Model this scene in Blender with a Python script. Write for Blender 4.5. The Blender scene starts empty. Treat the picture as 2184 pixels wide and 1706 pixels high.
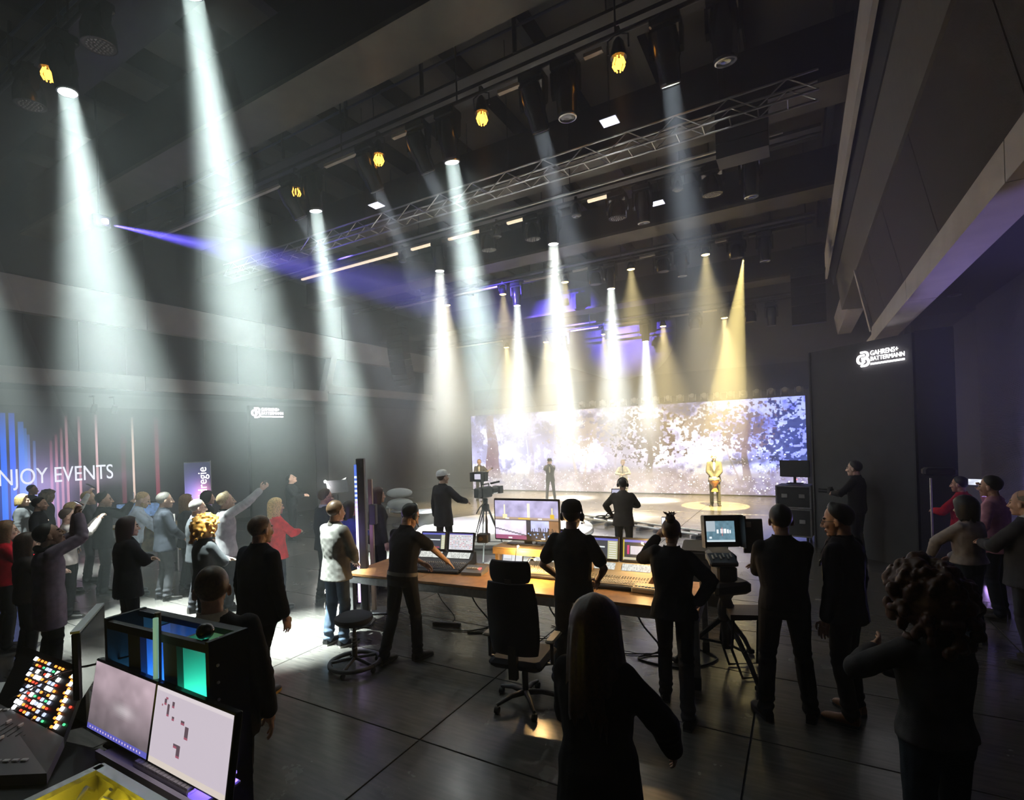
import bpy, math, random
import numpy as np
from mathutils import Vector, Matrix

# ---------------------------------------------------------------- camera, world, exposure
scn = bpy.context.scene
col = scn.collection
F, CX, CY, ROLL, HEAD, CH = 1090.0, 1092.0, 936.0, .034, math.radians(29.4), 2.5
cam_d = bpy.data.cameras.new('camera')
cam_d.sensor_width = 36; cam_d.lens = 36 * F / 2184; cam_d.shift_y = (CY - 853) / 2184
cam_d.clip_start = .02; cam_d.clip_end = 200
cam = bpy.data.objects.new('camera', cam_d); col.objects.link(cam)
cam.matrix_world = (Matrix.Translation((0, 0, CH)) @ Matrix.Rotation(HEAD, 4, 'Z') @
                    Matrix.Rotation(math.pi / 2, 4, 'X') @ Matrix.Rotation(-ROLL, 4, 'Z'))
scn.camera = cam
vs = scn.view_settings
vs.view_transform = 'Standard'; vs.look = 'None'; vs.gamma = 1; vs.exposure = 1.4; vs.use_curve_mapping = False
cy = scn.cycles
cy.use_denoising = True
cy.max_bounces = 3; cy.diffuse_bounces = 2; cy.glossy_bounces = 2; cy.transmission_bounces = 2
cy.volume_bounces = 0; cy.transparent_max_bounces = 6
cy.sample_clamp_indirect = 4; cy.caustics_reflective = False; cy.caustics_refractive = False
cy.use_adaptive_sampling = True; cy.adaptive_threshold = .075; cy.adaptive_min_samples = 16; cy.time_limit = 850

world = bpy.data.worlds.new('world'); scn.world = world; world.use_nodes = True
wn = world.node_tree.nodes; wl = world.node_tree.links
wn['Background'].inputs[0].default_value = (0, 0, 0, 1)
vsn = wn.new('ShaderNodeVolumeScatter')          # theatrical haze filling the hall
vsn.inputs['Color'].default_value = (.93, 1.0, .985, 1)
vsn.inputs['Density'].default_value = .042
vsn.inputs['Anisotropy'].default_value = .25
# haze hangs in a layer between the heads and the lamps
def wnode(t, **k):
    n = wn.new(t)
    for a, b in k.items(): setattr(n, a, b)
    return n
wg = wnode('ShaderNodeNewGeometry'); wx = wnode('ShaderNodeSeparateXYZ'); wl.new(wg.outputs['Position'], wx.inputs[0])
def wrange(src, a, b):
    n = wnode('ShaderNodeMapRange', interpolation_type='SMOOTHSTEP'); wl.new(src, n.inputs['Value']); n.inputs['From Min'].default_value = a; n.inputs['From Max'].default_value = b; return n.outputs[0]
def wmath(op, a, b, c=None):
    n = wnode('ShaderNodeMath', operation=op)
    for i, q in enumerate((a, b, c)):
        if q is None: continue
        if isinstance(q, (int, float)): n.inputs[i].default_value = q
        else: wl.new(q, n.inputs[i])
    return n.outputs[0]
wz, wy = wx.outputs['Z'], wx.outputs['Y']
layer = wmath('MULTIPLY', wrange(wz, 1.7, 3.7), wrange(wz, 8.0, 3.6))
stage = wmath('MULTIPLY', wrange(wy, 9.5, 15.), wrange(wz, 7.4, 3.6))
wl.new(wmath('MULTIPLY_ADD', layer, .038, wmath('MULTIPLY_ADD', stage, .012, .0055)), vsn.inputs['Density'])
world.cycles.volume_step_size = 1.2; cy.volume_max_steps = 12
wl.new(vsn.outputs[0], wn['World Output'].inputs['Volume'])

# ---------------------------------------------------------------- pixel -> direction
_c, _s, _cr, _sr = math.cos(HEAD), math.sin(HEAD), math.cos(ROLL), math.sin(ROLL)
def ray(px, py):
    a = (px - CX) / F; b = (CY - py) / F
    u = a * _cr + b * _sr; v = -a * _sr + b * _cr
    return Vector((_c * u - _s, _s * u + _c, v))
def at_z(px, py, z):
    r = ray(px, py); t = (z - CH) / r.z; return Vector((r.x * t, r.y * t, z))
def at_y(px, py, Y):
    r = ray(px, py); t = Y / r.y; return Vector((r.x * t, Y, r.z * t + CH))
def at_d(px, py, d):
    r = ray(px, py); return Vector((r.x * d, r.y * d, r.z * d + CH))

# ---------------------------------------------------------------- materials
MATS = {}
def mat(name, rgb, rough=.6, metal=0., emit=None, strength=1., noise=0., nscale=8., bump=0., bscale=60., spec=.4, sheen=0., alpha=None):
    if name in MATS: return MATS[name]
    m = bpy.data.materials.new(name); m.use_nodes = True
    nt = m.node_tree; b = nt.nodes['Principled BSDF']
    b.inputs['Base Color'].default_value = (*rgb, 1); b.inputs['Roughness'].default_value = rough
    b.inputs['Metallic'].default_value = metal; b.inputs['Specular IOR Level'].default_value = spec
    if sheen: b.inputs['Sheen Weight'].default_value = sheen
    if emit:
        b.inputs['Emission Color'].default_value = (*emit, 1); b.inputs['Emission Strength'].default_value = strength
    if noise or bump:
        tc = nt.nodes.new('ShaderNodeTexCoord')
        n = nt.nodes.new('ShaderNodeTexNoise'); n.inputs['Scale'].default_value = nscale; n.inputs['Detail'].default_value = 4
        nt.links.new(tc.outputs['Object'], n.inputs['Vector'])
        if noise:
            r = nt.nodes.new('ShaderNodeValToRGB')
            r.color_ramp.elements[0].color = (*[max(0, c * (1 - noise)) for c in rgb], 1); r.color_ramp.elements[0].position = .3
            r.color_ramp.elements[1].color = (*[min(1, c * (1 + noise)) for c in rgb], 1); r.color_ramp.elements[1].position = .7
            nt.links.new(n.outputs['Fac'], r.inputs['Fac']); nt.links.new(r.outputs[0], b.inputs['Base Color'])
        if bump:
            n2 = nt.nodes.new('ShaderNodeTexNoise'); n2.inputs['Scale'].default_value = bscale; n2.inputs['Detail'].default_value = 3
            nt.links.new(tc.outputs['Object'], n2.inputs['Vector'])
            bp = nt.nodes.new('ShaderNodeBump'); bp.inputs['Strength'].default_value = bump; bp.inputs['Distance'].default_value = .01
            nt.links.new(n2.outputs['Fac'], bp.inputs['Height']); nt.links.new(bp.outputs[0], b.inputs['Normal'])
    MATS[name] = m
    return m
def screen_mat(name, strength=1.):
    """emission from the mesh's 'Col' colour attribute: the picture shown on a screen"""
    if name in MATS: return MATS[name]
    m = bpy.data.materials.new(name); m.use_nodes = True; nt = m.node_tree
    b = nt.nodes['Principled BSDF']; b.inputs['Base Color'].default_value = (.01, .01, .01, 1); b.inputs['Roughness'].default_value = .55; b.inputs['Specular IOR Level'].default_value = .15
    a = nt.nodes.new('ShaderNodeVertexColor'); a.layer_name = 'Col'
    nt.links.new(a.outputs[0], b.inputs['Emission Color']); b.inputs['Emission Strength'].default_value = strength
    MATS[name] = m
    return m
def ribbed(name, rgb, axis, freq, rough=.7):
    """finely ribbed sheet: fine relief by a wave bump"""
    m = mat(name, rgb, rough); nt = m.node_tree; b = nt.nodes['Principled BSDF']
    tc = nt.nodes.new('ShaderNodeTexCoord'); w = nt.nodes.new('ShaderNodeTexWave')
    w.bands_direction = axis; w.inputs['Scale'].default_value = freq; w.inputs['Distortion'].default_value = 0
    bp = nt.nodes.new('ShaderNodeBump'); bp.inputs['Strength'].default_value = .9; bp.inputs['Distance'].default_value = .03
    nt.links.new(tc.outputs['Object'], w.inputs['Vector']); nt.links.new(w.outputs['Fac'], bp.inputs['Height'])
    nt.links.new(bp.outputs[0], b.inputs['Normal'])
    return m

M_black = mat('black_matte', (.012, .012, .014), .55, noise=.3)
M_blackg = mat('black_gloss', (.012, .012, .015), .25)
M_rig = mat('rig_black_paint', (.02, .02, .022), .5, noise=.3, nscale=3)
M_steel = mat('brushed_steel', (.42, .42, .42), .35, .85, noise=.15, nscale=20)
M_alu = mat('aluminium', (.62, .62, .6), .3, .9)
M_dark = mat('dark_grey_plastic', (.045, .045, .05), .5)
M_grey = mat('mid_grey_plastic', (.16, .16, .165), .5)
M_white = mat('white_plastic', (.78, .78, .76), .45)
M_rubber = mat('rubber', (.015, .015, .015), .8)
M_lens_off = mat('lens_glass_unlit', (.10, .11, .13), .08, .3, spec=.8)
M_beige = mat('beige_metal', (.62, .56, .46), .5)

# ---------------------------------------------------------------- mesh building
def frame_from(d, up=(0, 0, 1)):
    d = np.asarray(d, float); d = d / (np.linalg.norm(d) + 1e-12); up = np.asarray(up, float)
    if abs(d @ up) > .98: up = np.array((0, 1., 0)) if abs(d[1]) < .9 else np.array((1., 0, 0))
    x = np.cross(up, d); x /= np.linalg.norm(x); y = np.cross(d, x)
    return x, y, d
class MB:
    def __init__(s): s.v = []; s.f = []; s.mi = []
    def add(s, vs, fs, mi=0):
        o = len(s.v); s.v.extend([tuple(map(float, p)) for p in vs]); s.f.extend([tuple(i + o for i in f) for f in fs]); s.mi.extend([mi] * len(fs)); return s
    def box(s, c, size, rot=None, mi=0, taper=1.):
        hx, hy, hz = [k / 2 for k in size]
        p = [(-hx, -hy, -hz), (hx, -hy, -hz), (hx, hy, -hz), (-hx, hy, -hz), (-hx * taper, -hy * taper, hz), (hx * taper, -hy * taper, hz), (hx * taper, hy * taper, hz), (-hx * taper, hy * taper, hz)]
        if rot is not None:
            R = rot if isinstance(rot, Matrix) else Matrix.Rotation(rot, 3, 'Z'); p = [R @ Vector(q) for q in p]
        p = [(q[0] + c[0], q[1] + c[1], q[2] + c[2]) for q in p]
        return s.add(p, [(3, 2, 1, 0), (4, 5, 6, 7), (0, 1, 5, 4), (1, 2, 6, 5), (2, 3, 7, 6), (3, 0, 4, 7)], mi)
    def rbox(s, c, size, b=.01, rot=None, mi=0):
        """box with chamfered edges"""
        hx, hy, hz = [k / 2 for k in size]; b = min(b, hx * .9, hy * .9, hz * .9); p = []; 
        rings = [(hx - b, hy - b, -hz, 0), (hx, hy, -hz + b, b), (hx, hy, hz - b, b), (hx - b, hy - b, hz, 0)]
        for ax, ay, z, k in rings:
            k = b
            p += [(-ax + k, -ay, z), (ax - k, -ay, z), (ax, -ay + k, z), (ax, ay - k, z), (ax - k, ay, z), (-ax + k, ay, z), (-ax, ay - k, z), (-ax, -ay + k, z)]
        if rot is not None:
            R = rot if isinstance(rot, Matrix) else Matrix.Rotation(rot, 3, 'Z'); p = [R @ Vector(q) for q in p]
        p = [(q[0] + c[0], q[1] + c[1], q[2] + c[2]) for q in p]
        f = [tuple(range(7, -1, -1)), tuple(range(24, 32))]
        for r in range(3):
            for i in range(8): f.append((r * 8 + i, r * 8 + (i + 1) % 8, r * 8 + 8 + (i + 1) % 8, r * 8 + 8 + i))
        return s.add(p, f, mi)
    def loft(s, rings, closed=True, cap=True, mi=0):
        n = len(rings[0]); vs = [q for r in rings for q in r]; fs = []
        for k in range(len(rings) - 1):
            for i in range(n if closed else n - 1):
                j = (i + 1) % n; fs.append((k * n + i, k * n + j, (k + 1) * n + j, (k + 1) * n + i))
        if cap and closed:
            fs.append(tuple(range(n - 1, -1, -1))); fs.append(tuple((len(rings) - 1) * n + i for i in range(n)))
        return s.add(vs, fs, mi)
    def cyl(s, p0, p1, r0, r1=None, seg=12, mi=0, cap=True):
        r1 = r0 if r1 is None else r1; p0 = np.array(p0, float); p1 = np.array(p1, float); x, y, d = frame_from(p1 - p0)
        ang = [2 * math.pi * i / seg for i in range(seg)]
        return s.loft([[p + r * (math.cos(a) * x + math.sin(a) * y) for a in ang] for p, r in ((p0, r0), (p1, r1))], cap=cap, mi=mi)
    def lathe(s, prof, c=(0, 0, 0), seg=16, mi=0, axis=None):
        """prof = [(r, z)...] about z (or a given direction) through c"""
        x, y, d = frame_from(axis) if axis is not None else (np.array((1., 0, 0)), np.array((0, 1., 0)), np.array((0, 0, 1.)))
        c = np.array(c, float); ang = [2 * math.pi * i / seg for i in range(seg)]
        return s.loft([[c + d * z + max(r, 1e-4) * (math.cos(a) * x + math.sin(a) * y) for a in ang] for r, z in prof], mi=mi)
    def tube(s, pts, r, seg=8, mi=0):
        pts = [np.array(p, float) for p in pts]; rings = []; up = np.array((0, 0, 1.)); n = len(pts)
        rr = r if hasattr(r, '__len__') else [r] * n
        X = None
        for i, p in enumerate(pts):
            d = pts[min(i + 1, n - 1)] - pts[max(i - 1, 0)]
            if X is None: X, Y, D = frame_from(d)
            else:
                D = d / (np.linalg.norm(d) + 1e-9); X = X - D * (X @ D); X /= np.linalg.norm(X) + 1e-9; Y = np.cross(D, X)
            rings.append([p + rr[i] * (math.cos(2 * math.pi * k / seg) * X + math.sin(2 * math.pi * k / seg) * Y) for k in range(seg)])
        return s.loft(rings, mi=mi)
    def ell(s, c, r, rot=None, seg=14, rings=9, mi=0):
        c = np.array(c, float); R = np.eye(3) if rot is None else np.array(rot)
        vs = [c + R @ np.array((0, 0, -r[2]))]; fs = []
        for k in range(1, rings):
            t = math.pi * k / rings
            for i in range(seg):
                a = 2 * math.pi * i / seg
                vs.append(c + R @ np.array((r[0] * math.sin(t) * math.cos(a), r[1] * math.sin(t) * math.sin(a), -r[2] * math.cos(t))))
        vs.append(c + R @ np.array((0, 0, r[2])))
        for i in range(seg):
            j = (i + 1) % seg; fs.append((0, 1 + j, 1 + i)); fs.append((len(vs) - 1, 1 + (rings - 2) * seg + i, 1 + (rings - 2) * seg + j))
            for k in range(rings - 2):
                o = 1 + k * seg; fs.append((o + i, o + j, o + seg + j, o + seg + i))
        return s.add(vs, fs, mi)
    def prism(s, poly, p0, ex, ey, ez, mi=0):
        """poly [(a,b)] in plane (ex,ey) at p0, extruded by vector ez"""
        p0, ex, ey, ez = [np.array(q, float) for q in (p0, ex, ey, ez)]
        a = [p0 + ex * u + ey * v for u, v in poly]
        return s.loft([a, [q + ez for q in a]], mi=mi)
    def mesh(s, name, mats, smooth=None):
        me = bpy.data.meshes.new(name); me.from_pydata(s.v, [], s.f)
        for m in (mats if isinstance(mats, (list, tuple)) else [mats]): me.materials.append(m)
        if any(s.mi): me.polygons.foreach_set('material_index', s.mi)
        if smooth is not None:
            me.polygons.foreach_set('use_smooth', [True] * len(me.polygons))
            if smooth < 180: me.set_sharp_from_angle(angle=math.radians(smooth))
        me.update()
        return me
    def build(s, name, mats, parent=None, smooth=None, loc=None, rotz=0):
        return link(name, s.mesh(name, mats, smooth), parent, loc, rotz)
def link(name, me, parent=None, loc=None, rotz=0):
    o = bpy.data.objects.new(name, me); col.objects.link(o)
    if parent: o.parent = parent
    if loc is not None: o.location = loc
    if rotz: o.rotation_euler = (0, 0, rotz)
    return o
def tag(o, label, cat, group=None, kind=None):
    if label: o['label'] = label
    if cat: o['category'] = cat
    if group: o['group'] = group
    if kind: o['kind'] = kind
    return o
def thing(name, label, cat, loc=(0, 0, 0), rotz=0, group=None):
    o = bpy.data.objects.new(name, None); col.objects.link(o); o.empty_display_size = .1
    o.location = loc; o.rotation_euler = (0, 0, rotz)
    return tag(o, label, cat, group)
def struct(name, mb, m, label=None, parent=None, smooth=None):
    o = mb.build(name, m, parent, smooth)
    if not parent: o['kind'] = 'structure'; o['label'] = label or name.replace('_', ' '); o['category'] = name.split('_')[0]
    return o
ORD = ['leftmost', 'second', 'third', 'fourth', 'fifth', 'sixth', 'seventh', 'eighth', 'ninth', 'tenth', 'eleventh', 'twelfth', 'thirteenth', 'fourteenth', 'fifteenth', 'sixteenth', 'seventeenth', 'eighteenth']

# picture arrays for screens (linear RGB, row 0 = bottom)
def screen(name, w, h, img, parent=None, strength=1., mname='screen_picture'):
    """flat picture: grid in local xz plane facing -y, origin at bottom centre; one quad per pixel of img"""
    H, W, _ = img.shape
    xs = np.linspace(-w / 2, w / 2, W + 1); zs = np.linspace(0, h, H + 1)
    v = np.zeros(((H + 1) * (W + 1), 3)); v[:, 0] = np.tile(xs, H + 1); v[:, 2] = np.repeat(zs, W + 1)
    i = (np.arange(H)[:, None] * (W + 1) + np.arange(W)[None, :]).ravel()
    q = np.stack([i, i + 1, i + W + 2, i + W + 1], 1)
    me = bpy.data.meshes.new(name); me.vertices.add(len(v)); me.vertices.foreach_set('co', v.ravel())
    me.loops.add(q.size); me.loops.foreach_set('vertex_index', q.ravel().astype(np.int32))
    me.polygons.add(len(q)); me.polygons.foreach_set('loop_start', np.arange(0, q.size, 4, dtype=np.int32))
    me.update(calc_edges=True)
    ca = me.color_attributes.new('Col', 'FLOAT_COLOR', 'CORNER')
    c4 = np.ones((len(q), 4, 4), np.float32); c4[:, :, :3] = img.reshape(-1, 1, 3)
    ca.data.foreach_set('color', c4.ravel())
    me.materials.append(screen_mat(mname, strength))
    return link(name, me, parent)
def canvas(W, H, rgb=(0, 0, 0)): a = np.zeros((H, W, 3), np.float32); a[:] = rgb; return a
def rect(a, x0, y0, x1, y1, rgb):
    """fractions, y up"""
    H, W, _ = a.shape; a[int(round(y0 * H)):max(int(round(y0 * H)) + 1, int(round(y1 * H))), int(round(x0 * W)):max(int(round(x0 * W)) + 1, int(round(x1 * W)))] = rgb
def smooth_noise(W, H, nx, ny, rng):
    g = rng.random((ny + 2, nx + 2)); x = np.linspace(0, nx, W, endpoint=False); y = np.linspace(0, ny, H, endpoint=False)
    xi = x.astype(int); yi = y.astype(int); fx = x - xi; fy = y - yi; fx = fx * fx * (3 - 2 * fx); fy = fy * fy * (3 - 2 * fy)
    a = g[yi][:, xi]; b = g[yi][:, xi + 1]; c = g[yi + 1][:, xi]; d = g[yi + 1][:, xi + 1]
    return (a * (1 - fx) + b * fx) * (1 - fy[:, None]) + (c * (1 - fx) + d * fx) * fy[:, None]
def fbm(W, H, nx, ny, rng, o=4):
    s = 0; t = 0
    for k in range(o): s = s + smooth_noise(W, H, nx * 2 ** k, ny * 2 ** k, rng) * .5 ** k; t += .5 ** k
    return s / t
def text_mesh(txt, size, depth=.004, align='LEFT'):
    cu = bpy.data.curves.new('txt', 'FONT'); cu.body = txt; cu.size = size; cu.extrude = depth; cu.align_x = align
    o = bpy.data.objects.new('txt', cu); col.objects.link(o)
    dg = bpy.context.evaluated_depsgraph_get(); me = bpy.data.meshes.new_from_object(o.evaluated_get(dg)); bpy.data.objects.remove(o); bpy.data.curves.remove(cu)
    return me
def lamp(name, kind, loc, power, rgb, parent=None, size=.05, spot=None, blend=.3, aim=None):
    l = bpy.data.lights.new(name, kind); l.energy = power; l.color = rgb
    l.shadow_soft_size = size
    if kind == 'SPOT': l.spot_size = math.radians(spot); l.spot_blend = blend
    o = bpy.data.objects.new(name, l); col.objects.link(o)
    o.location = loc
    if aim is not None: o.rotation_euler = Vector(aim).to_track_quat('-Z', 'Y').to_euler()
    if parent: o.parent = parent
    return o
# ================================================================ the hall
XL, XR, YB, YF, ZC = -17.5, 3.0, -4.0, 22.6, 10.6
def floor_mat():
    m = mat('stage_floor_panel', (.085, .078, .072), .3, spec=.5); nt = m.node_tree; b = nt.nodes['Principled BSDF']
    tc = nt.nodes.new('ShaderNodeTexCoord'); mp = nt.nodes.new('ShaderNodeMapping'); mp.inputs['Scale'].default_value = (1.2, 9, 1)
    oi = nt.nodes.new('ShaderNodeObjectInfo'); ad = nt.nodes.new('ShaderNodeVectorMath'); ad.operation = 'ADD'
    n = nt.nodes.new('ShaderNodeTexNoise'); n.inputs['Scale'].default_value = 3; n.inputs['Detail'].default_value = 6
    r = nt.nodes.new('ShaderNodeValToRGB'); r.color_ramp.elements[0].color = (.058, .054, .05, 1); r.color_ramp.elements[1].color = (.105, .097, .087, 1)
    r.color_ramp.elements[0].position = .3; r.color_ramp.elements[1].position = .75
    nt.links.new(tc.outputs['Object'], ad.inputs[0]); nt.links.new(oi.outputs['Location'], ad.inputs[1]); nt.links.new(ad.outputs[0], mp.inputs[0])
    nt.links.new(mp.outputs[0], n.inputs['Vector']); nt.links.new(n.outputs['Fac'], r.inputs['Fac']); nt.links.new(r.outputs[0], b.inputs['Base Color'])
    n2 = nt.nodes.new('ShaderNodeTexNoise'); n2.inputs['Scale'].default_value = 2.5; n2.inputs['Detail'].default_value = 5
    nt.links.new(ad.outputs[0], n2.inputs['Vector'])
    mr = nt.nodes.new('ShaderNodeMapRange'); mr.inputs['To Min'].default_value = .14; mr.inputs['To Max'].default_value = .34
    nt.links.new(n2.outputs['Fac'], mr.inputs['Value']); nt.links.new(mr.outputs[0], b.inputs['Roughness'])
    return m
M_floor = floor_mat()
M_wall = mat('charcoal_wall_paint', (.03, .03, .032), .75, noise=.15, nscale=2)
M_wallg = mat('grey_wall_cladding', (.13, .125, .12), .75, noise=.1, nscale=2)
M_fascia = mat('pale_plaster_fascia', (.66, .62, .585), .8, noise=.07, nscale=3, bump=.1, bscale=120)
M_ceil = mat('brown_grey_ceiling', (.085, .077, .066), .85, noise=.15, nscale=1.5)
M_void = mat('black_cloth', (.012, .013, .016), .9)
M_balc = ribbed('perforated_balcony_panel', (.13, .112, .108), 'Y', 26)
M_rib = ribbed('ribbed_wall_sheet', (.16, .155, .185), 'Z', 22)

fl = struct('floor', MB().box(((XL + XR) / 2, (YB + YF) / 2, -.06), (XR - XL + .4, YF - YB + .4, .1)), M_void, 'dark glossy studio floor of large square panels with seams')
PW, PD = 2.44, 1.22
pm = MB().rbox((0, 0, -.01), (PW - .012, PD - .012, .02), .003).mesh('floor_panel', M_floor)
ny = int((YF - YB) / PD) + 1; nx = int((XR - XL) / PW) + 1
for j in range(ny):
    for i in range(nx):
        x = XL + PW * (i + .5); y = YB + PD * (j + .5)
        if x - PW / 2 > XR or y - PD / 2 > YF: continue
        o = link('floor_panel', pm, fl, (x, y, 0))

struct('wall_right', MB().box((XR + .1, (YB + 12.9) / 2, 2.375), (.2, 12.9 - YB, 4.75)), M_rib, 'ribbed grey wall sheet washed in violet light')
struct('wall_right_upper', MB().box((XR + .6, (YB + YF) / 2, 7.7), (.2, YF - YB, 5.9)).box((XR + .1, (12.9 + YF) / 2, 2.3), (.2, YF - 12.9, 4.75)), M_wall, 'dark upper right side wall')
struct('wall_rear', MB().box(((XL + XR) / 2, YB - .1, ZC / 2), (XR - XL + 2, .2, ZC)), M_wall, 'dark rear wall of the hall')
wb = struct('wall_back', MB().box(((XL + XR) / 2, YF + .1, ZC / 2), (XR - XL + 2, .2, ZC)), M_wallg, 'grey back wall above and around the video wall')
# dark header panel behind the lamps above the video wall
struct('trim_1', MB().box((-7.1, 22.35, 4.55), (15.2, .3, 1.0)), M_void, 'black header strip above the video wall')
struct('wall_left', MB().box((XL - .1, (YB + YF) / 2, 2.1), (.2, YF - YB, 4.2)), M_wallg, 'grey lower left wall behind the crowd')
struct('wall_left_upper', MB().box((XL - .9, (YB + YF) / 2, 7.2), (.2, YF - YB, 7.0)).box((XL - .5, (YB + YF) / 2, 4.25), (1., YF - YB, .1)), M_wall, 'dark recessed gallery wall on the left side')
struct('ceiling', MB().box(((XL + XR) / 2, (YB + YF) / 2, ZC + .1), (XR - XL + 3, YF - YB + .6, .2)), M_ceil, 'dark brown grey ceiling behind beams')
# purlins run towards the stage, girders run across
pu = MB().box((0, 0, 0), (.22, YF - YB, .5)).mesh('purlin', M_rig)
for k, x in enumerate(np.arange(-16.6, 3, 1.75)):
    o = link('trim_purlin', pu, None, (x, (YB + YF) / 2, ZC - .25)); tag(o, f'dark ceiling purlin running towards the stage, {ORD[k]} from the left wall', 'beam', kind='structure', group='ceiling purlins')
# left gallery: two pale fascia bands (panels with joints), recess boards between, slanted end post
def band(name, label, X, z0, z1, ys, thick=.3, lean=0., m=M_fascia):
    root = thing(name, label, 'trim'); root['kind'] = 'structure'
    for a, b in zip(ys[:-1], ys[1:]):
        s = 1 if X > -5 else -1
        MB().loft([[(X, a + .008, z0), (X + s * thick, a + .008, z0), (X + s * thick, a + .008, z1), (X + lean, a + .008, z1)],
                   [(X, b - .008, z0), (X + s * thick, b - .008, z0), (X + s * thick, b - .008, z1), (X + lean, b - .008, z1)]]).build('fascia_panel', m, root)
    return root
band('trim_2', 'upper pale fascia band along the left gallery', XL, 6.25, 7.15, [-4, 0, 4.2, 8.3, 12.3, 16.2, 20.2, 22.6], lean=.05)
band('trim_3', 'lower pale fascia band along the left gallery', XL, 4.37, 4.8, [-4, 0, 4.2, 8.2, 12.3, 15.2])
band('trim_4', 'thin lower fascia band near the stage corner on left', XL - .2, 4.75, 5.1, [15.4, 18.4, 22.6])
struct('trim_5', MB().prism([(0, 0), (.32, 0), (.75, 1.5), (.43, 1.5)], (XL + .02, 15.0, 4.8), (0, 1, 0), (0, 0, 1), (-.35, 0, 0)), M_fascia, 'slanted pale post ending the left gallery opening')
rec = thing('wall_recess', 'dark boarded recess between the left gallery bands', 'wall'); rec['kind'] = 'structure'
rp = MB().rbox((0, 0, 0), (.05, 1.16, 1.5), .01).mesh('board', M_wall)
for k in range(16): link('board', rp, rec, (XL - .28, -3.4 + 1.18 * k, 5.53))
band('trim_6', 'dark upper gallery board above the left fascia band', XL - .25, 7.25, 9.3, [-4, 4.3, 8.4, 12.4, 16.3, 22.6], m=M_wall)

# right balcony: soffit, lower beam, perforated leaning panels, pale band, dark band, pillar strip
struct('ceiling_soffit', MB().box(((1.4 + XR) / 2 + .2, (YB + 13.5) / 2, 4.85), (XR - 1.4 + .3, 13.5 - YB, .2)), M_wall, 'dark soffit under the right balcony')
ds = thing('downlight', 'small round downlight in the dark soffit on the right', 'light', at_z(2035, 628, 4.75))
MB().lathe([(.10, -.001), (.10, -.02), (.075, -.02), (.07, .0)]).build('rim', M_alu, ds, 40); MB().lathe([(.0, -.004), (.07, -.004), (.07, .0)]).build('glass', M_lens_off, ds)
band('trim_7', 'pale lower beam of the right balcony', 1.4, 4.3, 4.62, [-4, 1, 5.2, 9.3, 13.4], thick=.35)
bal = thing('wall_balcony', 'perforated leaning balcony panels on the right side', 'wall'); bal['kind'] = 'structure'
ys = [-4, -.5, 2.2, 4.8, 7.4, 9.6, 11.6, 13.3]
for a, b in zip(ys[:-1], ys[1:]):
    MB().loft([[(1.43, a + .015, 4.62), (1.6, a + .015, 4.62), (1.4, a + .015, 5.85), (1.18, a + .015, 5.85)],
               [(1.43, b - .015, 4.62), (1.6, b - .015, 4.62), (1.4, b - .015, 5.85), (1.18, b - .015, 5.85)]]).build('perforated_panel', M_balc, bal)
MB().loft([[(1.38, 13.3, 4.55), (1.6, 13.3, 4.55), (1.6, 13.5, 4.55), (1.38, 13.5, 4.55)], [(1.12, 13.3, 5.9), (1.4, 13.3, 5.9), (1.4, 13.45, 5.9), (1.12, 13.45, 5.9)]]).build('end_post', M_fascia, bal)
struct('trim_8', MB().loft([[(1.15, y, 5.88), (1.6, y, 5.88), (1.5, y, 6.85), (1.04, y, 6.85)] for y in (-4, 17.5)]), mat('olive_grey_fascia', (.16, .15, .13), .8, noise=.08), 'wide olive grey band above the balcony panels')
struct('trim_9', MB().loft([[(1.02, y, 6.86), (1.6, y, 6.86), (1.5, y, 8.0), (.86, y, 8.0)] for y in (-4, 18.5)]).box((1.2, 7, 9.3), (.5, 23, 2.6)), M_wall, 'dark upper wall above the balcony band')
struct('trim_10', MB().loft([[(.84, y, 7.2), (.9, y, 7.2), (.88, y, 7.75), (.8, y, 7.75)] for y in (-2, 19)]), M_fascia, 'narrow pale cable duct along the upper right wall')
struct('trim_11', MB().loft([[(1.5, y, 4.3), (2.0, y, 4.3), (2.0, y, 4.62), (1.5, y, 4.62)] for y in (13.6, 19.5)]).loft([[(1.3, y, 5.88), (1.7, y, 5.88), (1.7, y, 6.5), (1.2, y, 6.5)] for y in (17.6, 22)]), M_fascia, 'pale balcony beams beyond the slanted corner')

# girders across the hall, each with a ledge below
def girder(k, Y, z0, z1, label, w=.45):
    r = thing('trim_girder', label, 'beam', group='cross girders'); r['kind'] = 'structure'
    x0, x1 = -17.4, .95
    MB().box(((x0 + x1) / 2, Y, (z0 + z1) / 2), (x1 - x0, w, z1 - z0)).build('web', M_rig, r)
    MB().box(((x0 + x1) / 2, Y, z0 - .04), (x1 - x0, w + .35, .08)).build('flange', mat('warm_lit_flange', (.10, .09, .065), .45, noise=.3, nscale=2), r)  # warm light on the girder's lower edge is put into the flange colour
girder(0, 1.6, 8.3, 9.5, 'black cross girder nearest the viewer, above the brightest beam')
girder(1, 5.75, 8.3, 9.6, 'broad black cross girder above the nearest full lamp row')
girder(2, 10.2, 8.2, 9.2, 'black cross girder above the second lamp row')
girder(3, 14.4, 8.2, 9.1, 'black cross girder above the third lamp row')
girder(4, 18.7, 7.4, 8.2, 'black cross girder above the farthest lamp row')
def baffle(Y, z, label, tilt):
    root = thing('ceiling_baffle', label, 'panel'); root['kind'] = 'structure'
    xs = np.linspace(-15, .5, 6)
    for a, b in zip(xs[:-1], xs[1:]):
        MB().box((0, 0, 0), (b - a - .03, 1.5, .06), Matrix.Rotation(tilt, 3, 'X')).build('baffle_board', M_ceil, root, loc=((a + b) / 2, Y, z))
baffle(12.9, 8.8, 'sloping grey ceiling baffle between second and third lamp rows', .5)
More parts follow.
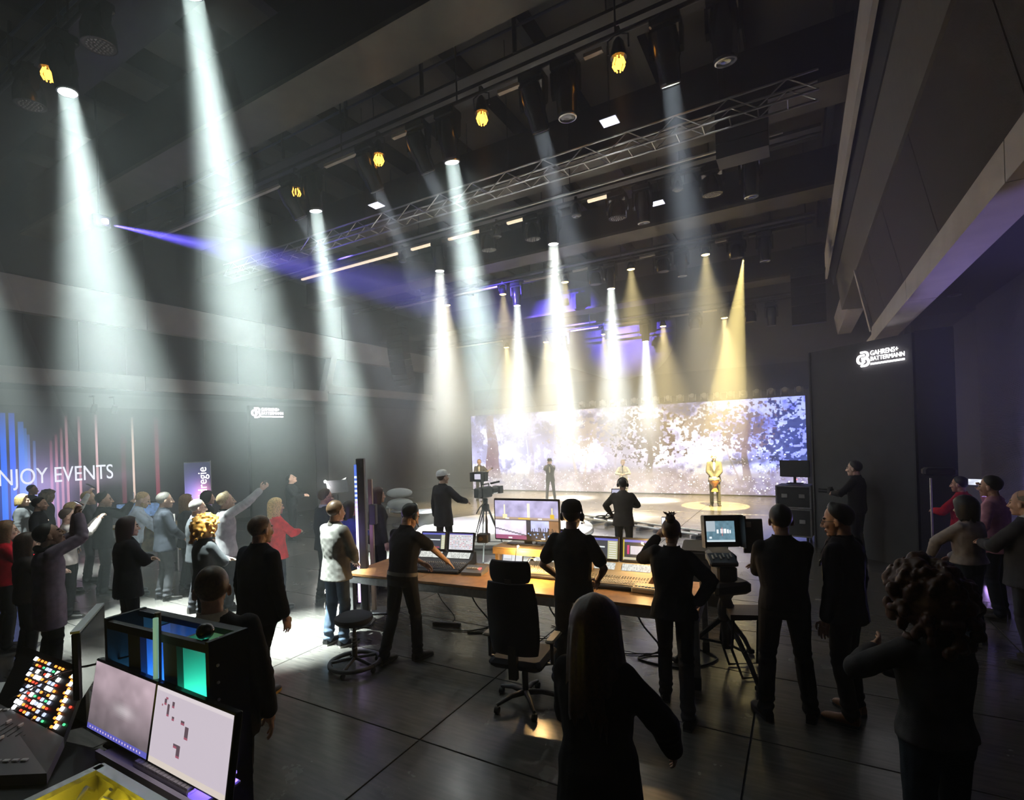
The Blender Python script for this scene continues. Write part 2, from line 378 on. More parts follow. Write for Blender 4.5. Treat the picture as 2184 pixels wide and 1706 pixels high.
baffle(17.0, 8.5, 'sloping grey ceiling baffle between third and farthest lamp rows', .55)
# catwalk rails
def catwalk(Y, label):
    r = thing('catwalk', label, 'catwalk')
    MB().box((-8, Y, 9.0), (17.5, .7, .05)).build('deck', M_rig, r)
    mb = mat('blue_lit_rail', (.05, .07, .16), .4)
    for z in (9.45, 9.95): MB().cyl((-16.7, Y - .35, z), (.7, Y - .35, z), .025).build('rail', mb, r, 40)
    for x in np.arange(-16, .7, 2.0): MB().cyl((x, Y - .35, 9), (x, Y - .35, 10.2), .04).build('post', M_rig, r, 40)
catwalk(4.0, 'dark catwalk with thin rails nearest the viewer under the ceiling')
catwalk(8.0, 'dark catwalk with thin rails between first and second lamp rows')

# ---------------------------------------------------------------- video wall with the forest picture
def forest(W=560, H=146):
    rng = np.random.default_rng(7); X = np.linspace(0, 14.6, W)[None, :].repeat(H, 0); Z = np.linspace(0, 3.72, H)[:, None].repeat(W, 1)
    n1 = fbm(W, H, 14, 4, rng, 5); n2 = fbm(W, H, 90, 24, rng, 3); n3 = fbm(W, H, 6, 2, rng, 3)
    t = np.clip((n1 - .40) * 4.2 + (n2 - .5) * 1.9, 0, 1)[..., None]
    a = np.array((.10, .085, .26)); b = np.array((.36, .38, .86)); c = np.array((.9, .93, 1.0))
    img = np.where(t < .5, a + (b - a) * t * 2, b + (c - b) * (t * 2 - 1))
    glow = np.exp(-((Z - 1.75) / .75) ** 2)[..., None] * np.clip(n3 * 2.4 - .6, 0, 1)[..., None]
    img = img + glow * np.array((.62, .64, .85))
    right = np.clip((X - 11.6) / 2.4, 0, 1)[..., None]; img = img * (1 - right * .55) + right * img * np.array((.25, .38, 1.15))
    wm = np.clip(1 - np.abs(X - 8.0) / 5.0, 0, 1)[..., None] ** .8; img = img * (1 - wm * .5) + wm * .5 * (img.mean(2, keepdims=True) * np.array((1.1, .9, .68)) + .05)
    def trunk(x0, w, lean, zt, rgb, op):
        xc = x0 + lean * Z + .05 * np.sin(Z * 3 + x0); ww = w * (1 + .6 * np.exp(-Z * 2.5)) * np.clip(1.15 - Z / (zt * 1.5), .12, 1)
        m = (np.clip((ww - np.abs(X - xc)) * 40, 0, 1) * (Z < zt) * (Z > .55))[..., None] * op
        img[:] = img * (1 - m) + m * np.array(rgb) * (.8 + .4 * n2[..., None])
    for x0, w, l, zt, rgb, op in ((1.25, .42, -.03, 3.7, (.17, .08, .12), .95), (3.35, .13, .0, 3.7, (.33, .28, .42), .8), (3.05, .05, .04, 3.7, (.7, .72, .9), .6), (8.9, .16, .0, 2.6, (.10, .05, .025), .95),
                                (5.6, .09, -.08, 2.2, (.5, .38, .28), .7), (5.75, .07, .25, 2.2, (.5, .38, .28), .7), (12.55, .15, .02, 2.9, (.22, .15, .2), .95), (12.4, .05, -.25, 2.6, (.4, .3, .36), .8), (7.4, .06, .05, 3.2, (.45, .38, .4), .6), (4.6, .05, 0, 3., (.5, .45, .55), .5)): trunk(x0, w, l, zt, rgb, op)
    for x0, z0, rx, rz, rgb, th in ((8.9, 2.55, 1.5, 1.35, (.11, .052, .02), .48), (6.0, 2.7, 1.7, 1.0, (.42, .33, .27), .52), (12.6, 2.6, 1.4, 1.1, (.16, .10, .16), .5), (2.6, 3.0, 1.3, .8, (.3, .28, .5), .54), (11.0, 2.9, 1.0, .9, (.3, .22, .16), .53), (14.1, 2.2, 1.1, 1.6, (.03, .05, .25), .5), (.4, 2.8, .7, 1.0, (.25, .22, .42), .52)):
        d = np.sqrt(((X - x0) / rx) ** 2 + ((Z - z0) / rz) ** 2)
        m = (np.clip((n2 * .6 + fbm(W, H, 180, 48, rng, 2) * .65 + (1 - d) * .32 - th - .22) * 12, 0, 1) * (d < 1.3))[..., None] * .95
        img = img * (1 - m) + m * np.array(rgb) * (.6 + .8 * n1[..., None])
    g = np.clip((1.15 + .35 * (n3 - .5) - Z) / .35, 0, 1)[..., None]
    gc = np.array((.30, .25, .27)) * (.75 + .6 * n2[..., None]) + wm * np.array((.16, .10, .02)); img = img * (1 - g * .82) + gc * g * .82
    shade = np.exp(-((X - 12.3) / 1.9) ** 2 - ((Z - 1.25 - .1 * (X - 12)) / .2) ** 2)[..., None]; img = img * (1 - .75 * shade)
    for k in range(900):
        x = rng.integers(0, W); z = int(abs(rng.normal(0, .22)) * H); 
        if z < H: img[z, x] = np.minimum(1.6, img[z, x] + rng.uniform(.4, 1.2))
        if k % 9 == 0 and z < H - 1 and x < W - 1: img[z:z + 2, x:x + 2] = 1.5
    # flock of light
    cx, cz = int(.395 * W), int(.83 * H)
    for k in range(120):
        x = int(cx + rng.normal(0, 5)); z = int(cz + rng.normal(0, 2.6)); img[np.clip(z, 0, H - 1), np.clip(x, 0, W - 1)] = (2.2, 1.9, 1.5)
    return np.clip(img, 0, 2.5).astype(np.float32)
vw = thing('video_wall', 'long LED video wall showing a violet forest with sparkling lights', 'screen', (-7.13, 21.5, 0))
MB().box((0, .12, 1.87), (14.8, .2, 3.74)).build('frame', M_black, vw)
sc_ = screen('screen', 14.66, 3.68, forest(), vw, .62, 'forest_picture'); sc_.location = (0, 0, .04)

# ---------------------------------------------------------------- left LED wall: light strips and lettering
lw = thing('led_wall', 'dark LED wall with blue and pink light strips and lettering', 'screen', (XL + .06, 6.5, .3), math.pi / 2)
def strips():
    W, H = 300, 60; a = canvas(W, H, (.012, .012, .014)); rng = np.random.default_rng(3)
    # local x runs along +Y from -8.5..8.5
    def Y2x(px): # photo column at row 960 -> local fraction
        r = ray(px, 960); Y = r.y * (XL + .06) / r.x; return (Y - 6.5 + 8.5) / 17
    zz = np.linspace(0, 1, H)
    for px, w, rgb, top in ((22, 2, (.02, .12, .9), .97), (41, 2, (.05, .2, .8), .9), (55, 1, (.06, .22, .7), .85), (64, 1, (.1, .2, .6), .8), (72, 1, (.1, .2, .5), .75), (3, 2, (.02, .15, .9), .98),
                            (110, 1, (.28, .1, .14), .75), (121, 1, (.32, .12, .16), .8), (131, 1, (.32, .14, .17), .85), (145, 1, (.4, .18, .22), .95), (168, 1, (.45, .22, .25), .96), (206, 1, (.65, .38, .4), .97), (262, 2, (.10, .02, .04), .8), (284, 1, (.75, .55, .45), .95), (334, 2, (.20, .03, .06), .95)):
        x = int(Y2x(px) * W)
        if 0 <= x < W:
            for k in range(w):
                if x + k < W: a[:int(top * H), x + k] = np.array(rgb) * np.clip((top - zz[:int(top * H)]) * 3 + .35, 0, 1)[:, None] * .9
    gx = np.linspace(0, 1, W); g = np.exp(-((gx - Y2x(88)) / .035) ** 2)[None, :, None] * np.exp(-((zz - .3) / .3) ** 2)[:, None, None]
    b = np.exp(-((gx - Y2x(15)) / .05) ** 2)[None, :, None] * np.exp(-((zz - .32) / .25) ** 2)[:, None, None]
    p = np.exp(-((gx - Y2x(170)) / .07) ** 2)[None, :, None] * np.exp(-((zz - .42) / .07) ** 2)[:, None, None]
    return (a + g * np.array((.30, .22, .36)) + b * np.array((.0, .05, .3)) + p * np.array((.10, .07, .11))).astype(np.float32)
MB().box((0, .05, 1.75), (17.1, .08, 3.5)).build('backing', M_black, lw)
st = screen('picture', 17, 3.3, strips(), lw, .5, 'strip_picture'); st.location = (0, 0, .1)
tm = text_mesh('ENJOY EVENTS', .62, .004); tm.materials.append(mat('white_light_letters', (.8, .8, .8), emit=(.85, .88, 1.), strength=.4))
xs = [v.co.x for v in tm.vertices]; wtext = max(xs) - min(xs)
pe = ray(237, 1000); Ye = pe.y * (XL + .05) / pe.x
p0_ = ray(0, 1020); Y0_ = p0_.y * (XL + .05) / p0_.x
full = (Ye - Y0_) * 12.3 / 11.1
to = link('lettering', tm, lw); to.scale = (full / wtext, .95, 1); to.rotation_euler = (math.pi / 2, 0, 0); to.location = (Ye - 6.5 - full, -.02, at_d(118, 1028, -XL / (-ray(118, 1028).x)).z - .3)
to['label'] = 'white lettering'

# ---------------------------------------------------------------- logo wings (folding wall panels with a lit logo)
M_logo = mat('lit_logo', (.9, .9, .9), emit=(1, .97, 1), strength=2.0)
M_wing = mat('charcoal_wing_cloth', (.05, .05, .052), .85, noise=.12, nscale=4)
def logo(parent, x, z, s, y=-.03):
    """monogram of two interlocked strokes, two lines of capitals and a thin line of tiny blocks"""
    def arc(cx, cz, r, a0, a1, n=9): return [(cx + r * math.cos(math.radians(a0 + (a1 - a0) * k / n)), y, cz + r * math.sin(math.radians(a0 + (a1 - a0) * k / n))) for k in range(n + 1)]
    S = lambda pts: [(x + p[0] * s, p[1], z + p[2] * s) for p in pts]
    t = .045 * s
    mb = MB()
    mb.tube(S([(-.24, y, .34)] + [(-.12, y, .34)] + arc(-.08, .22, .12, 90, -90) + [(-.1, y, .1), (-.2, y, .1)]), t, 6)
    mb.tube(S([(-.1, y, .22)] + [(-.2, y, .22)] + arc(-.22, .06, .16, 90, 270) + [(-.2, y, -.10), (-.1, y, -.02)]), t, 6)
    mb.tube(S(arc(-.08, -.05, .15, 75, -90) + [(-.1, y, -.2), (-.24, y, -.2)]), t, 6)
    mb.tube(S([(-.2, y, .02), (-.12, y, .03), (-.04, y, .1)]), t * .8, 6)
    mb.build('monogram', M_logo, parent, 60)
    for txt, zz, sz in (('GAHRENS+', .17, .27), ('BATTERMANN', -.04, .235)):
        me = text_mesh(txt, sz * s, .006); me.materials.append(M_logo); o = link('lettering', me, parent); o.rotation_euler = (math.pi / 2, 0, 0)
        w = max(v.co.x for v in me.vertices); tw = (1.28 if txt[0] == 'B' else 1.06) * s; o.scale = (tw / w, 1, 1); o.location = (x + .14 * s, y, z + zz * s)
    mb = MB(); rng = random.Random(4); q = .14
    while q < 1.4:
        w = rng.choice((.03, .045, .05)); mb.box((x + (q + w / 2) * s, y, z - .165 * s), (w * s, .01, .07 * s)); q += w + .013
    mb.build('small_line', M_logo, parent)
def wing(label, A, B, h, lx, lz, ls):
    A = Vector(A); B = Vector(B); L = (B - A).length; ang = math.atan2(B.y - A.y, B.x - A.x)
    r = thing('logo_wall', label, 'wall', (A.x, A.y, 0), ang)
    MB().box((L / 2, .1, h / 2), (L, .16, h)).build('panel', M_wing, r); MB().box((.01, .09, h / 2), (.03, .2, h)).box((L - .01, .09, h / 2), (.03, .2, h)).build('edge_profile', M_black, r)
    logo(r, lx, lz, ls); return r
wr = wing('dark folding wall with a bright white logo, right of the stage', (.21, 12.44), (1.73, 11.1), 4.1, 1.25, 3.74, .47)
MB().box((2.28, .15, 2.05), (.5, .3, 4.1), Matrix.Rotation(.5, 3, 'Z')).build('side_return', M_void, wr)
A = at_d(534, 1130, 17.6); B = at_d(672, 1130, 18.9)
Al = Vector((XL + .35, ray(534, 960).y * (XL + .35) / ray(534, 960).x)); Bl = Vector((XL + .9, ray(674, 960).y * (XL + .9) / ray(674, 960).x))
wing('dark wall panel with a small lit logo on left side behind crowd', Al, Bl, 4.02, .32, 3.72, .62)
# ================================================================ lighting rig
ROWS = [(3.3, 8.5), (6.75, 7.85), (10.95, 7.85), (15.3, 7.85), (19.4, 6.85)]
RNAME = ['near left bar', 'first full bar', 'second full bar', 'third full bar', 'farthest bar']
M_lit = mat('lit_lens_white', (.9, .9, .9), emit=(.93, 1, 1), strength=22)
M_lity = mat('lit_lens_amber', (.9, .7, .3), emit=(1, .62, .16), strength=14)
M_ambd = mat('amber_filament_glow', (.9, .5, .1), emit=(1, .45, .05), strength=2.2)
M_batten = mat('led_batten_face', (.8, .7, .55), emit=(1, .82, .55), strength=.5)
M_dots = mat('honeycomb_lens', (.5, .46, .42), .15, .5)
M_brass = mat('dark_bronze', (.16, .11, .06), .35, .6)
# shared fixture meshes (origin at the clamp on the bar; heads pivot at their own origin)
m_base = MB().rbox((0, 0, -.115), (.38, .27, .13), .02).box((-.1, 0, -.025), (.05, .06, .09)).box((.1, 0, -.025), (.05, .06, .09)).mesh('base', M_blackg)
def yoke(w, l):
    mb = MB()
    for s in (-1, 1): mb.prism([(-.07, 0), (.07, 0), (.05, -l), (0, -l - .06), (-.05, -l)], (s * w - .02, 0, -.18), (0, 1, 0), (0, 0, 1), (.04, 0, 0))
    return mb.box((0, 0, -.19), (2 * w, .16, .04)).mesh('yoke', M_blackg)
m_yoke = yoke(.19, .30); m_yokew = yoke(.22, .24)
m_head = MB().lathe([(.09, .26), (.15, .23), (.165, .1), (.165, -.08), (.145, -.12), (.14, -.34), (.125, -.36)], seg=18).mesh('head', M_blackg, 35)
m_headw = MB().lathe([(.08, .17), (.15, .14), (.19, .02), (.2, -.10), (.2, -.2), (.185, -.2)], seg=20).mesh('head', M_blackg, 35)
m_ring = MB().lathe([(.126, -.352), (.13, -.375), (.112, -.38), (.105, -.36)], seg=18).mesh('lens_ring', M_alu, 40)
m_lens = MB().lathe([(.004, -.366), (.06, -.370), (.105, -.362)], seg=18)
m_lens_on = m_lens.mesh('lens', M_lit); m_lens_off = m_lens.mesh('lens', M_lens_off)
wd = MB().lathe([(.004, -.2), (.185, -.2)], seg=20)
for r, n in ((0, 1), (.045, 6), (.09, 12), (.135, 18)):
    for k in range(n): wd.ell((r * math.cos(6.283 * k / n), r * math.sin(6.283 * k / n), -.203), (.016, .016, .012), seg=6, rings=4)
m_wlens = wd.mesh('honeycomb_lens', M_dots, 30)
m_par = MB().lathe([(.05, .02), (.08, 0), (.11, -.1), (.12, -.2), (.115, -.2)], seg=14).mesh('can', M_blackg, 40)
m_parl_on = MB().lathe([(.004, -.205), (.07, -.22), (.113, -.2)], seg=14).mesh('lens', M_lity); m_parl_off = MB().lathe([(.004, -.205), (.07, -.22), (.113, -.2)], seg=14).mesh('lens', M_lens_off)
m_pbr = MB().tube([(-.14, 0, -.08), (-.14, 0, .1), (0, 0, .16), (.14, 0, .1), (.14, 0, -.08)], .012, 6).box((0, 0, .19), (.05, .06, .1)).mesh('bracket', M_rig, 40)
bm_ = MB()
for k in range(8):
    a = 6.283 * k / 8; bm_.tube([(.05 * math.cos(a), .05 * math.sin(a), -.16), (.085 * math.cos(a), .085 * math.sin(a), -.26), (.05 * math.cos(a), .05 * math.sin(a), -.33)], .011, 5)
m_fil = bm_.ell((0, 0, -.25), (.05, .05, .07)).mesh('bulb_cage', M_ambd, 60)
FIX = {r: [] for r in range(5)}
def beam(p, lit, d, rad):
    '''light leaving the whole lens in a narrow cone'''
    o = lamp('beam', 'AREA', p, lit[0], lit[1], None, aim=d); o.data.shape = 'DISK'; o.data.size = rad * 2; o.data.spread = math.radians(lit[2]); return o
def wall_fill(p, lit, d):
    '''extra wide lamp added at the lens to brighten walls and gallery bands'''
    if lit[0] > 35: lamp('wall_fill_lamp', 'SPOT', p, 60, lit[1], None, .08, 150, 1, d)  # added fill, much wider than the beam, lifts the dark walls
def fixture(row, kind, X, Y, z, tilt=(0, 0), lit=None, zl=None):
    """kind: profile | wash | par | pendant ; tilt = (about x, about y)"""
    names = dict(profile='moving_head', wash='wash_light', par='par_can', pendant='pendant_lamp')
    r = thing(names[kind], '', 'stage light', (X, Y, z), group=f'lamps on the {RNAME[row]}')
    if kind in ('profile', 'wash'):
        link('base', m_base, r); link('yoke', m_yoke if kind == 'profile' else m_yokew, r)
        pv = (0, 0, -.46 if kind == 'profile' else -.40)
        h = link('head', m_head if kind == 'profile' else m_headw, r, pv); h.rotation_euler = (tilt[0], tilt[1], 0)
        if kind == 'profile': link('lens_ring', m_ring, h); link('lens', m_lens_on if lit else m_lens_off, h)
        else: link('lens', m_wlens, h)
        d = Matrix.Rotation(tilt[1], 3, 'Y') @ Matrix.Rotation(tilt[0], 3, 'X') @ Vector((0, 0, -1))
        r['aim'] = list(d)
        if lit:
            p = Vector((X, Y, z)) + Vector(pv) + d * .40
            beam(p, lit, d, .115); wall_fill(p, lit, d)
    elif kind == 'par':
        link('bracket', m_pbr, r); h = link('can', m_par, r); link('lens', m_parl_on if lit else m_parl_off, h); h.rotation_euler = (tilt[0], tilt[1], 0)
        d = Matrix.Rotation(tilt[1], 3, 'Y') @ Matrix.Rotation(tilt[0], 3, 'X') @ Vector((0, 0, -1))
        if lit: beam(Vector((X, Y, z)) + d * .26, lit, d, .085)
    else:
        link('bracket', m_pbr, r); MB().lathe([(.03, .1), (.07, .04), (.1, -.1), (.11, -.17), (.1, -.17)], seg=12).build('housing', M_blackg, r, 40)
        link('bulb_cage', m_fil, r) if lit else link('lens', m_parl_off, r)
        if lit: lamp('glow', 'SPOT', (X, Y, z - .3), lit[0], lit[1], None, .06, lit[2], lit[3], (0, 0, -1))
    FIX[row].append((X, r, kind, bool(lit)))
    return r
WB = (75, (.84, 1., .97), 17, .55)          # white beam: power, colour, cone, softness
YB_ = (75, (1, .78, .36), 46, .8)
PALE = (13, (.78, .86, 1.), 20, .6)
AMB = (120, (1, .42, .08), 26, .6)
def px_x(px, py, row, dz): return at_y(px, py, ROWS[row][0]).x
ty = lambda deg: (math.radians(deg), 0)
# row 0
fixture(0, 'profile', -9.0, 3.3, 8.5, (math.radians(5), math.radians(-4)), (WB[0] * 1.5, WB[1], 22, .5)); fixture(0, 'profile', -5.85, 3.3, 8.5, ty(8), (WB[0] * 1.15, *WB[1:]))
fixture(0, 'profile', -13.6, 3.3, 8.5, ty(8), (WB[0] * .35, *WB[1:])); fixture(0, 'wash', -7.95, 3.3, 8.5, ty(4)); fixture(0, 'wash', -10.2, 3.3, 8.5, ty(4)); fixture(0, 'pendant', -9.5, 3.3, 8.35, lit=AMB)
# row 1
for px, py, k, t, lit in ((605, 455, 'profile', 38, PALE), (680, 450, 'profile', 9, WB), (765, 390, 'profile', 38, PALE), (872, 345, 'profile', 38, PALE), (960, 340, 'profile', 13, WB), (1122, 250, 'profile', 36, PALE),
                          (1205, 240, 'profile', 4, None), (1412, 135, 'profile', 30, PALE), (1545, 115, 'profile', 10, None)):
    fixture(1, k, at_z(px, py, 7.05).x, 6.75, 7.85, ty(t), lit)
for px, py in ((633, 415), (810, 345), (1022, 250), (1315, 130)): fixture(1, 'pendant', at_z(px, py, 7.45).x, 6.75, 7.72, lit=AMB)
# row 2
WB = (110, (.97, 1., .94), 23, .55)
for px, py, k, t, lit in ((948, 580, 'profile', 0, WB), (1015, 535, 'wash', 5, None), (1110, 510, 'wash', 5, None), (1183, 520, 'profile', 2, WB), (1300, 465, 'wash', 5, None), (1367, 465, 'profile', 8, None), (1510, 410, 'wash', 8, None), (1602, 415, 'profile', 4, None)):
    fixture(2, k, at_z(px, py, 7.05).x, 10.95, 7.85, ty(t), lit)
for px, py in ((1066, 515), (1232, 470), (1445, 410), (875, 570)): fixture(2, 'pendant', at_z(px, py, 7.45).x, 10.95, 7.72)
# row 3
for px, py, k, t, lit in ((1107, 655, 'profile', 0, WB), (1243, 605, 'wash', 5, None), (1300, 615, 'profile', 0, WB), (1398, 578, 'wash', 5, None), (1447, 580, 'profile', 8, None), (1560, 540, 'wash', 8, None), (1630, 550, 'profile', 4, None)):
    fixture(3, k, at_z(px, py, 7.0).x, 15.3, 7.85, ty(t), lit)
for px, py in ((965, 655), (1073, 628), (1205, 602), (1343, 572), (1503, 540)): fixture(3, 'par', at_z(px, py, 7.5).x, 15.3, 7.7, ty(4), YB_)
# row 4
for px, py, k, t, lit in ((1212, 750, 'profile', 0, WB), (1265, 720, 'wash', 0, None), (1380, 728, 'profile', 0, WB), (1470, 700, 'wash', 0, None), (1590, 675, 'wash', 5, None), (1645, 690, 'profile', 5, None)):
    fixture(4, k, at_z(px, py, 6.05).x, 19.4, 6.85, ty(t), lit)
for px, py in ((1087, 743), (1180, 735), (1293, 715), (1413, 695), (1545, 678)): fixture(4, 'par', at_z(px, py, 6.5).x, 19.4, 6.7, ty(3), YB_)
# crisp pool on the drummer from the third bar
drum_xy = at_z(1526, 1079, 0)
src = Vector((-1.2, 15.3, 7.5)); pr = fixture(3, 'par', src.x, src.y, src.z + .2, (math.atan2(drum_xy.y - src.y, 7.5), -math.atan2(drum_xy.x - src.x, 7.5)), None)
lamp('beam', 'SPOT', src - Vector((0, 0, .3)), 26000, (1, .76, .28), None, .02, 15.5, .06, drum_xy - src + Vector((0, 0, .3)))
for row in FIX:
    seq = sorted(FIX[row], key=lambda q: q[0]); cnt = {}
    for X, r, kind, lit in seq:
        key = (kind, lit); k = cnt.get(key, 0); cnt[key] = k + 1
        what = {('profile', True): 'lit black moving head spotlight', ('profile', False): 'unlit black moving head spotlight', ('wash', False): 'black wash light with honeycomb lens', ('par', True): 'glowing amber par lamp', ('par', False): 'dark par lamp', ('pendant', True): 'small amber glowing pendant lamp', ('pendant', False): 'small unlit pendant lamp'}[key]
        r['label'] = f"{what}, {ORD[k]}{' from left' if k else ''} on the {RNAME[row]}"
# bars and battens
for k, (Y, z) in enumerate(ROWS):
    x0, x1 = (-16, .5) if k else (-15, -1)
    r = thing('lighting_bar', f'black lamp pipe forming the {RNAME[k]}', 'lighting bar', group='lighting bars')
    MB().cyl((x0, Y, z + .03), (x1, Y, z + .03), .03).build('pipe', M_rig, r, 40); MB().box(((x0 + x1) / 2, Y + .12, z + .2), (x1 - x0, .18, .06)).build('cable_tray', M_rig, r)
    for x in np.arange(x0 + 1, x1, 2.6): MB().cyl((x, Y, z), (x, Y, ZC), .014, seg=8).build('hanger', M_rig, r, 40)
    if k in (1, 2, 3, 4):
        xs = sorted(q[0] for q in FIX[k]); xs = [x0 + 2] + xs
        for a, b in zip(xs[:-1], xs[1:]):
            if b - a > .75: MB().box(((a + b) / 2, Y + .1, z - .02), (b - a - .5, .07, .05), None).build('batten', M_batten if k == 2 else M_beige, r)
# lattice truss between the first and second bars
tr = thing('lattice_truss', 'thin aluminium lattice truss spanning the hall', 'truss')
tx0, tx1, tY, tz, tw = -14.5, .4, 8.95, 7.55, .3
for dy in (0, tw):
    for dz in (0, tw): MB().cyl((tx0, tY + dy, tz + dz), (tx1, tY + dy, tz + dz), .02, seg=8).build('chord', M_alu, tr, 40)
n = 36; stp = (tx1 - tx0) / n
br = [MB().cyl((0, 0, 0), (stp, 0, tw), .011, seg=6).mesh('brace', M_alu), MB().cyl((0, 0, tw), (stp, 0, 0), .011, seg=6).mesh('brace', M_alu), MB().cyl((0, 0, 0), (0, tw, 0), .011, seg=6).mesh('brace', M_alu)]
for i in range(n):
    for dy in (0, tw): link('brace', br[i % 2], tr, (tx0 + i * stp, tY + dy, tz))
    link('brace', br[2], tr, (tx0 + i * stp, tY, tz))
for x in (-13, -9, -5, -1): MB().cyl((x, tY + tw / 2, tz + tw), (x, tY + tw / 2, ZC), .01, seg=6).build('hanger', M_rig, tr)
p = thing('steel_pipe', 'bare steel pipe hanging behind the lattice truss', 'pipe'); MB().cyl((-14, 9.9, 7.55), (-.1, 9.9, 7.55), .025).build('tube', M_alu, p, 40)
for x in (-12, -8, -4, -1): MB().cyl((x, 9.9, 7.55), (x, 9.9, ZC), .01, seg=6).build('hanger', M_rig, p)
# line arrays
def line_array(label, X, Y, zt, n, curve, rz):
    r = thing('line_array', label, 'loudspeaker', (X, Y, zt), rz); z = 0; a = 0; y = 0
    for k in range(n):
        MB().prism([(-.2, -.11), (.24, -.12), (.24, .12), (-.2, .11)], (-.4, 0, 0), (0, 1, 0), (0, 0, 1), (.8, 0, 0)).build('cabinet', M_rig, r, loc=(0, y, z)).rotation_euler = (-a, 0, 0)
        y -= math.sin(a) * .25; z -= math.cos(a) * .25; a += curve
    MB().box((0, 0, .2), (.7, .3, .06)).cyl((0, 0, .2), (0, 0, ZC - zt), .012).build('flying_frame', M_rig, r)
line_array('black hanging line array loudspeaker at right of the stage', .3, 16.0, 7.2, 8, .01, math.pi)
line_array('black curved line array loudspeaker near the left stage corner', -14.2, 16.0, 7.0, 9, .05, math.pi)
line_array('black hanging loudspeaker column right of the second bar', at_y(1585, 340, 9.6).x, 9.6, 8.0, 4, .0, math.pi)
# LED flood panels, detectors
def flood(px, py, Y, label):
    c = at_y(px, py, Y); r = thing('flood_light', label, 'stage light', c)
    MB().box((0, 0, 0), (.30, .26, .06)).cyl((0, 0, .03), (0, 0, ZC - c.z), .012, seg=6).build('body', M_rig, r)
    for k in range(4): MB().box((0, -.09 + .06 * k, -.035), (.27, .045, .01)).build('led_bar', mat('cool_flood_led', (.8, .8, .9), emit=(.75, .75, 1), strength=1.1), r)
flood(1300, 255, 8.3, 'small white flood light under the ceiling right of centre'); flood(803, 435, 8.3, 'small white flood light under the ceiling left of centre'); flood(1403, 430, 12, 'tiny square flood light beside the second bar profile')
# small moving heads standing along the top of the video wall
m_sb = MB().box((0, 0, .03), (.26, .2, .06)).mesh('base', M_dark); 
m_sy = MB().box((-.13, 0, .17), (.03, .1, .26)).box((.13, 0, .17), (.03, .1, .26)).mesh('yoke', mat('pale_grey_paint', (.42, .41, .4), .5)); m_sh = MB().lathe([(.05, -.1), (.1, -.06), (.105, .06), (.08, .1)], axis=(0, -1, .3)).mesh('head', mat('pale_grey_paint', (.42, .41, .4), .5), 40)
pxs = [1240, 1262, 1284, 1306, 1328, 1352, 1374, 1398, 1424, 1450, 1476, 1502, 1530, 1558, 1586, 1615, 1645, 1675, 1705]
for k, px in enumerate(pxs):
    X = at_y(px, 866, 21.5).x
    r = thing('small_moving_head', f"small grey moving head on top of the video wall, {(ORD + ['rightmost'])[k]} of nineteen{' from left' if k not in (0, 18) else ''}", 'stage light', (X, 21.6, 3.75), group='small heads along the video wall top')
    link('base', m_sb, r); link('yoke', m_sy, r); link('head', m_sh, r, (0, 0, .22))
# violet beam from a projector on the left wall
vp = at_d(212, 474, 10.2)
vr = thing('laser_projector', 'small black projector emitting a violet beam on the left', 'projector', vp)
MB().rbox((0, 0, 0), (.3, .3, .25), .03).build('body', M_rig, vr); MB().cyl((.1, 0, 0), (.19, .05, -.01), .05).build('lens', mat('violet_lens', (.5, .3, 1), emit=(.55, .35, 1), strength=25), vr)
MB().cyl((0, 0, .1), (0, 0, ZC - vp.z), .02).build('hanger', M_rig, vr)
vd = at_d(900, 622, 15.5) - vp
lamp('violet_beam', 'SPOT', vp + vd.normalized() * .22, 90000, (.14, .10, 1.), None, .02, 13, 1, vd); lamp('violet_core', 'SPOT', vp + vd.normalized() * .22, 80000, (.45, .36, 1.), None, .02, 3.0, 1, vd)
# ================================================================ people
V = lambda *a: np.array(a, float)
def unit(v): v = np.asarray(v, float); return v / (np.linalg.norm(v) + 1e-9)
def bake(jobs):
    """jobs [(MB, voxel, smooth)] -> [(verts, quads)]: union of overlapping closed pieces, remeshed to one skin"""
    objs = []
    for mb, vox, it in jobs:
        me = bpy.data.meshes.new('tmp'); me.from_pydata(mb.v, [], mb.f); o = bpy.data.objects.new('tmp', me); col.objects.link(o)
        r = o.modifiers.new('r', 'REMESH'); r.mode = 'VOXEL'; r.voxel_size = vox; r.adaptivity = 0
        if it: s = o.modifiers.new('s', 'SMOOTH'); s.factor = .5; s.iterations = it
        objs.append(o)
    dg = bpy.context.evaluated_depsgraph_get(); out = []
    for o in objs:
        e = o.evaluated_get(dg); me = e.to_mesh(); n = len(me.vertices)
        v = np.empty(n * 3, np.float32); me.vertices.foreach_get('co', v)
        l = np.empty(len(me.loops), np.int32); me.loops.foreach_get('vertex_index', l)
        out.append((v.reshape(-1, 3).astype(float), l.reshape(-1, 4))); e.to_mesh_clear()
    for o in objs: me = o.data; bpy.data.objects.remove(o); bpy.data.meshes.remove(me)
    return out
def np_mesh(name, v, q, mats, mi=None, smooth=True):
    me = bpy.data.meshes.new(name); me.vertices.add(len(v)); me.vertices.foreach_set('co', np.asarray(v, np.float32).ravel())
    me.loops.add(q.size); me.loops.foreach_set('vertex_index', q.ravel().astype(np.int32))
    me.polygons.add(len(q)); me.polygons.foreach_set('loop_start', np.arange(0, q.size, 4, dtype=np.int32))
    if mi is not None: me.polygons.foreach_set('material_index', np.asarray(mi, np.int32))
    me.update(calc_edges=True)
    if smooth: me.polygons.foreach_set('use_smooth', np.ones(len(q), bool))
    for m in mats: me.materials.append(m)
    return me
def vnormals(v, q):
    n = np.zeros_like(v); a, b, c, d = [v[q[:, i]] for i in range(4)]; fn = np.cross(c - a, d - b)
    for i in range(4): np.add.at(n, q[:, i], fn)
    return n / (np.linalg.norm(n, axis=1, keepdims=True) + 1e-12)
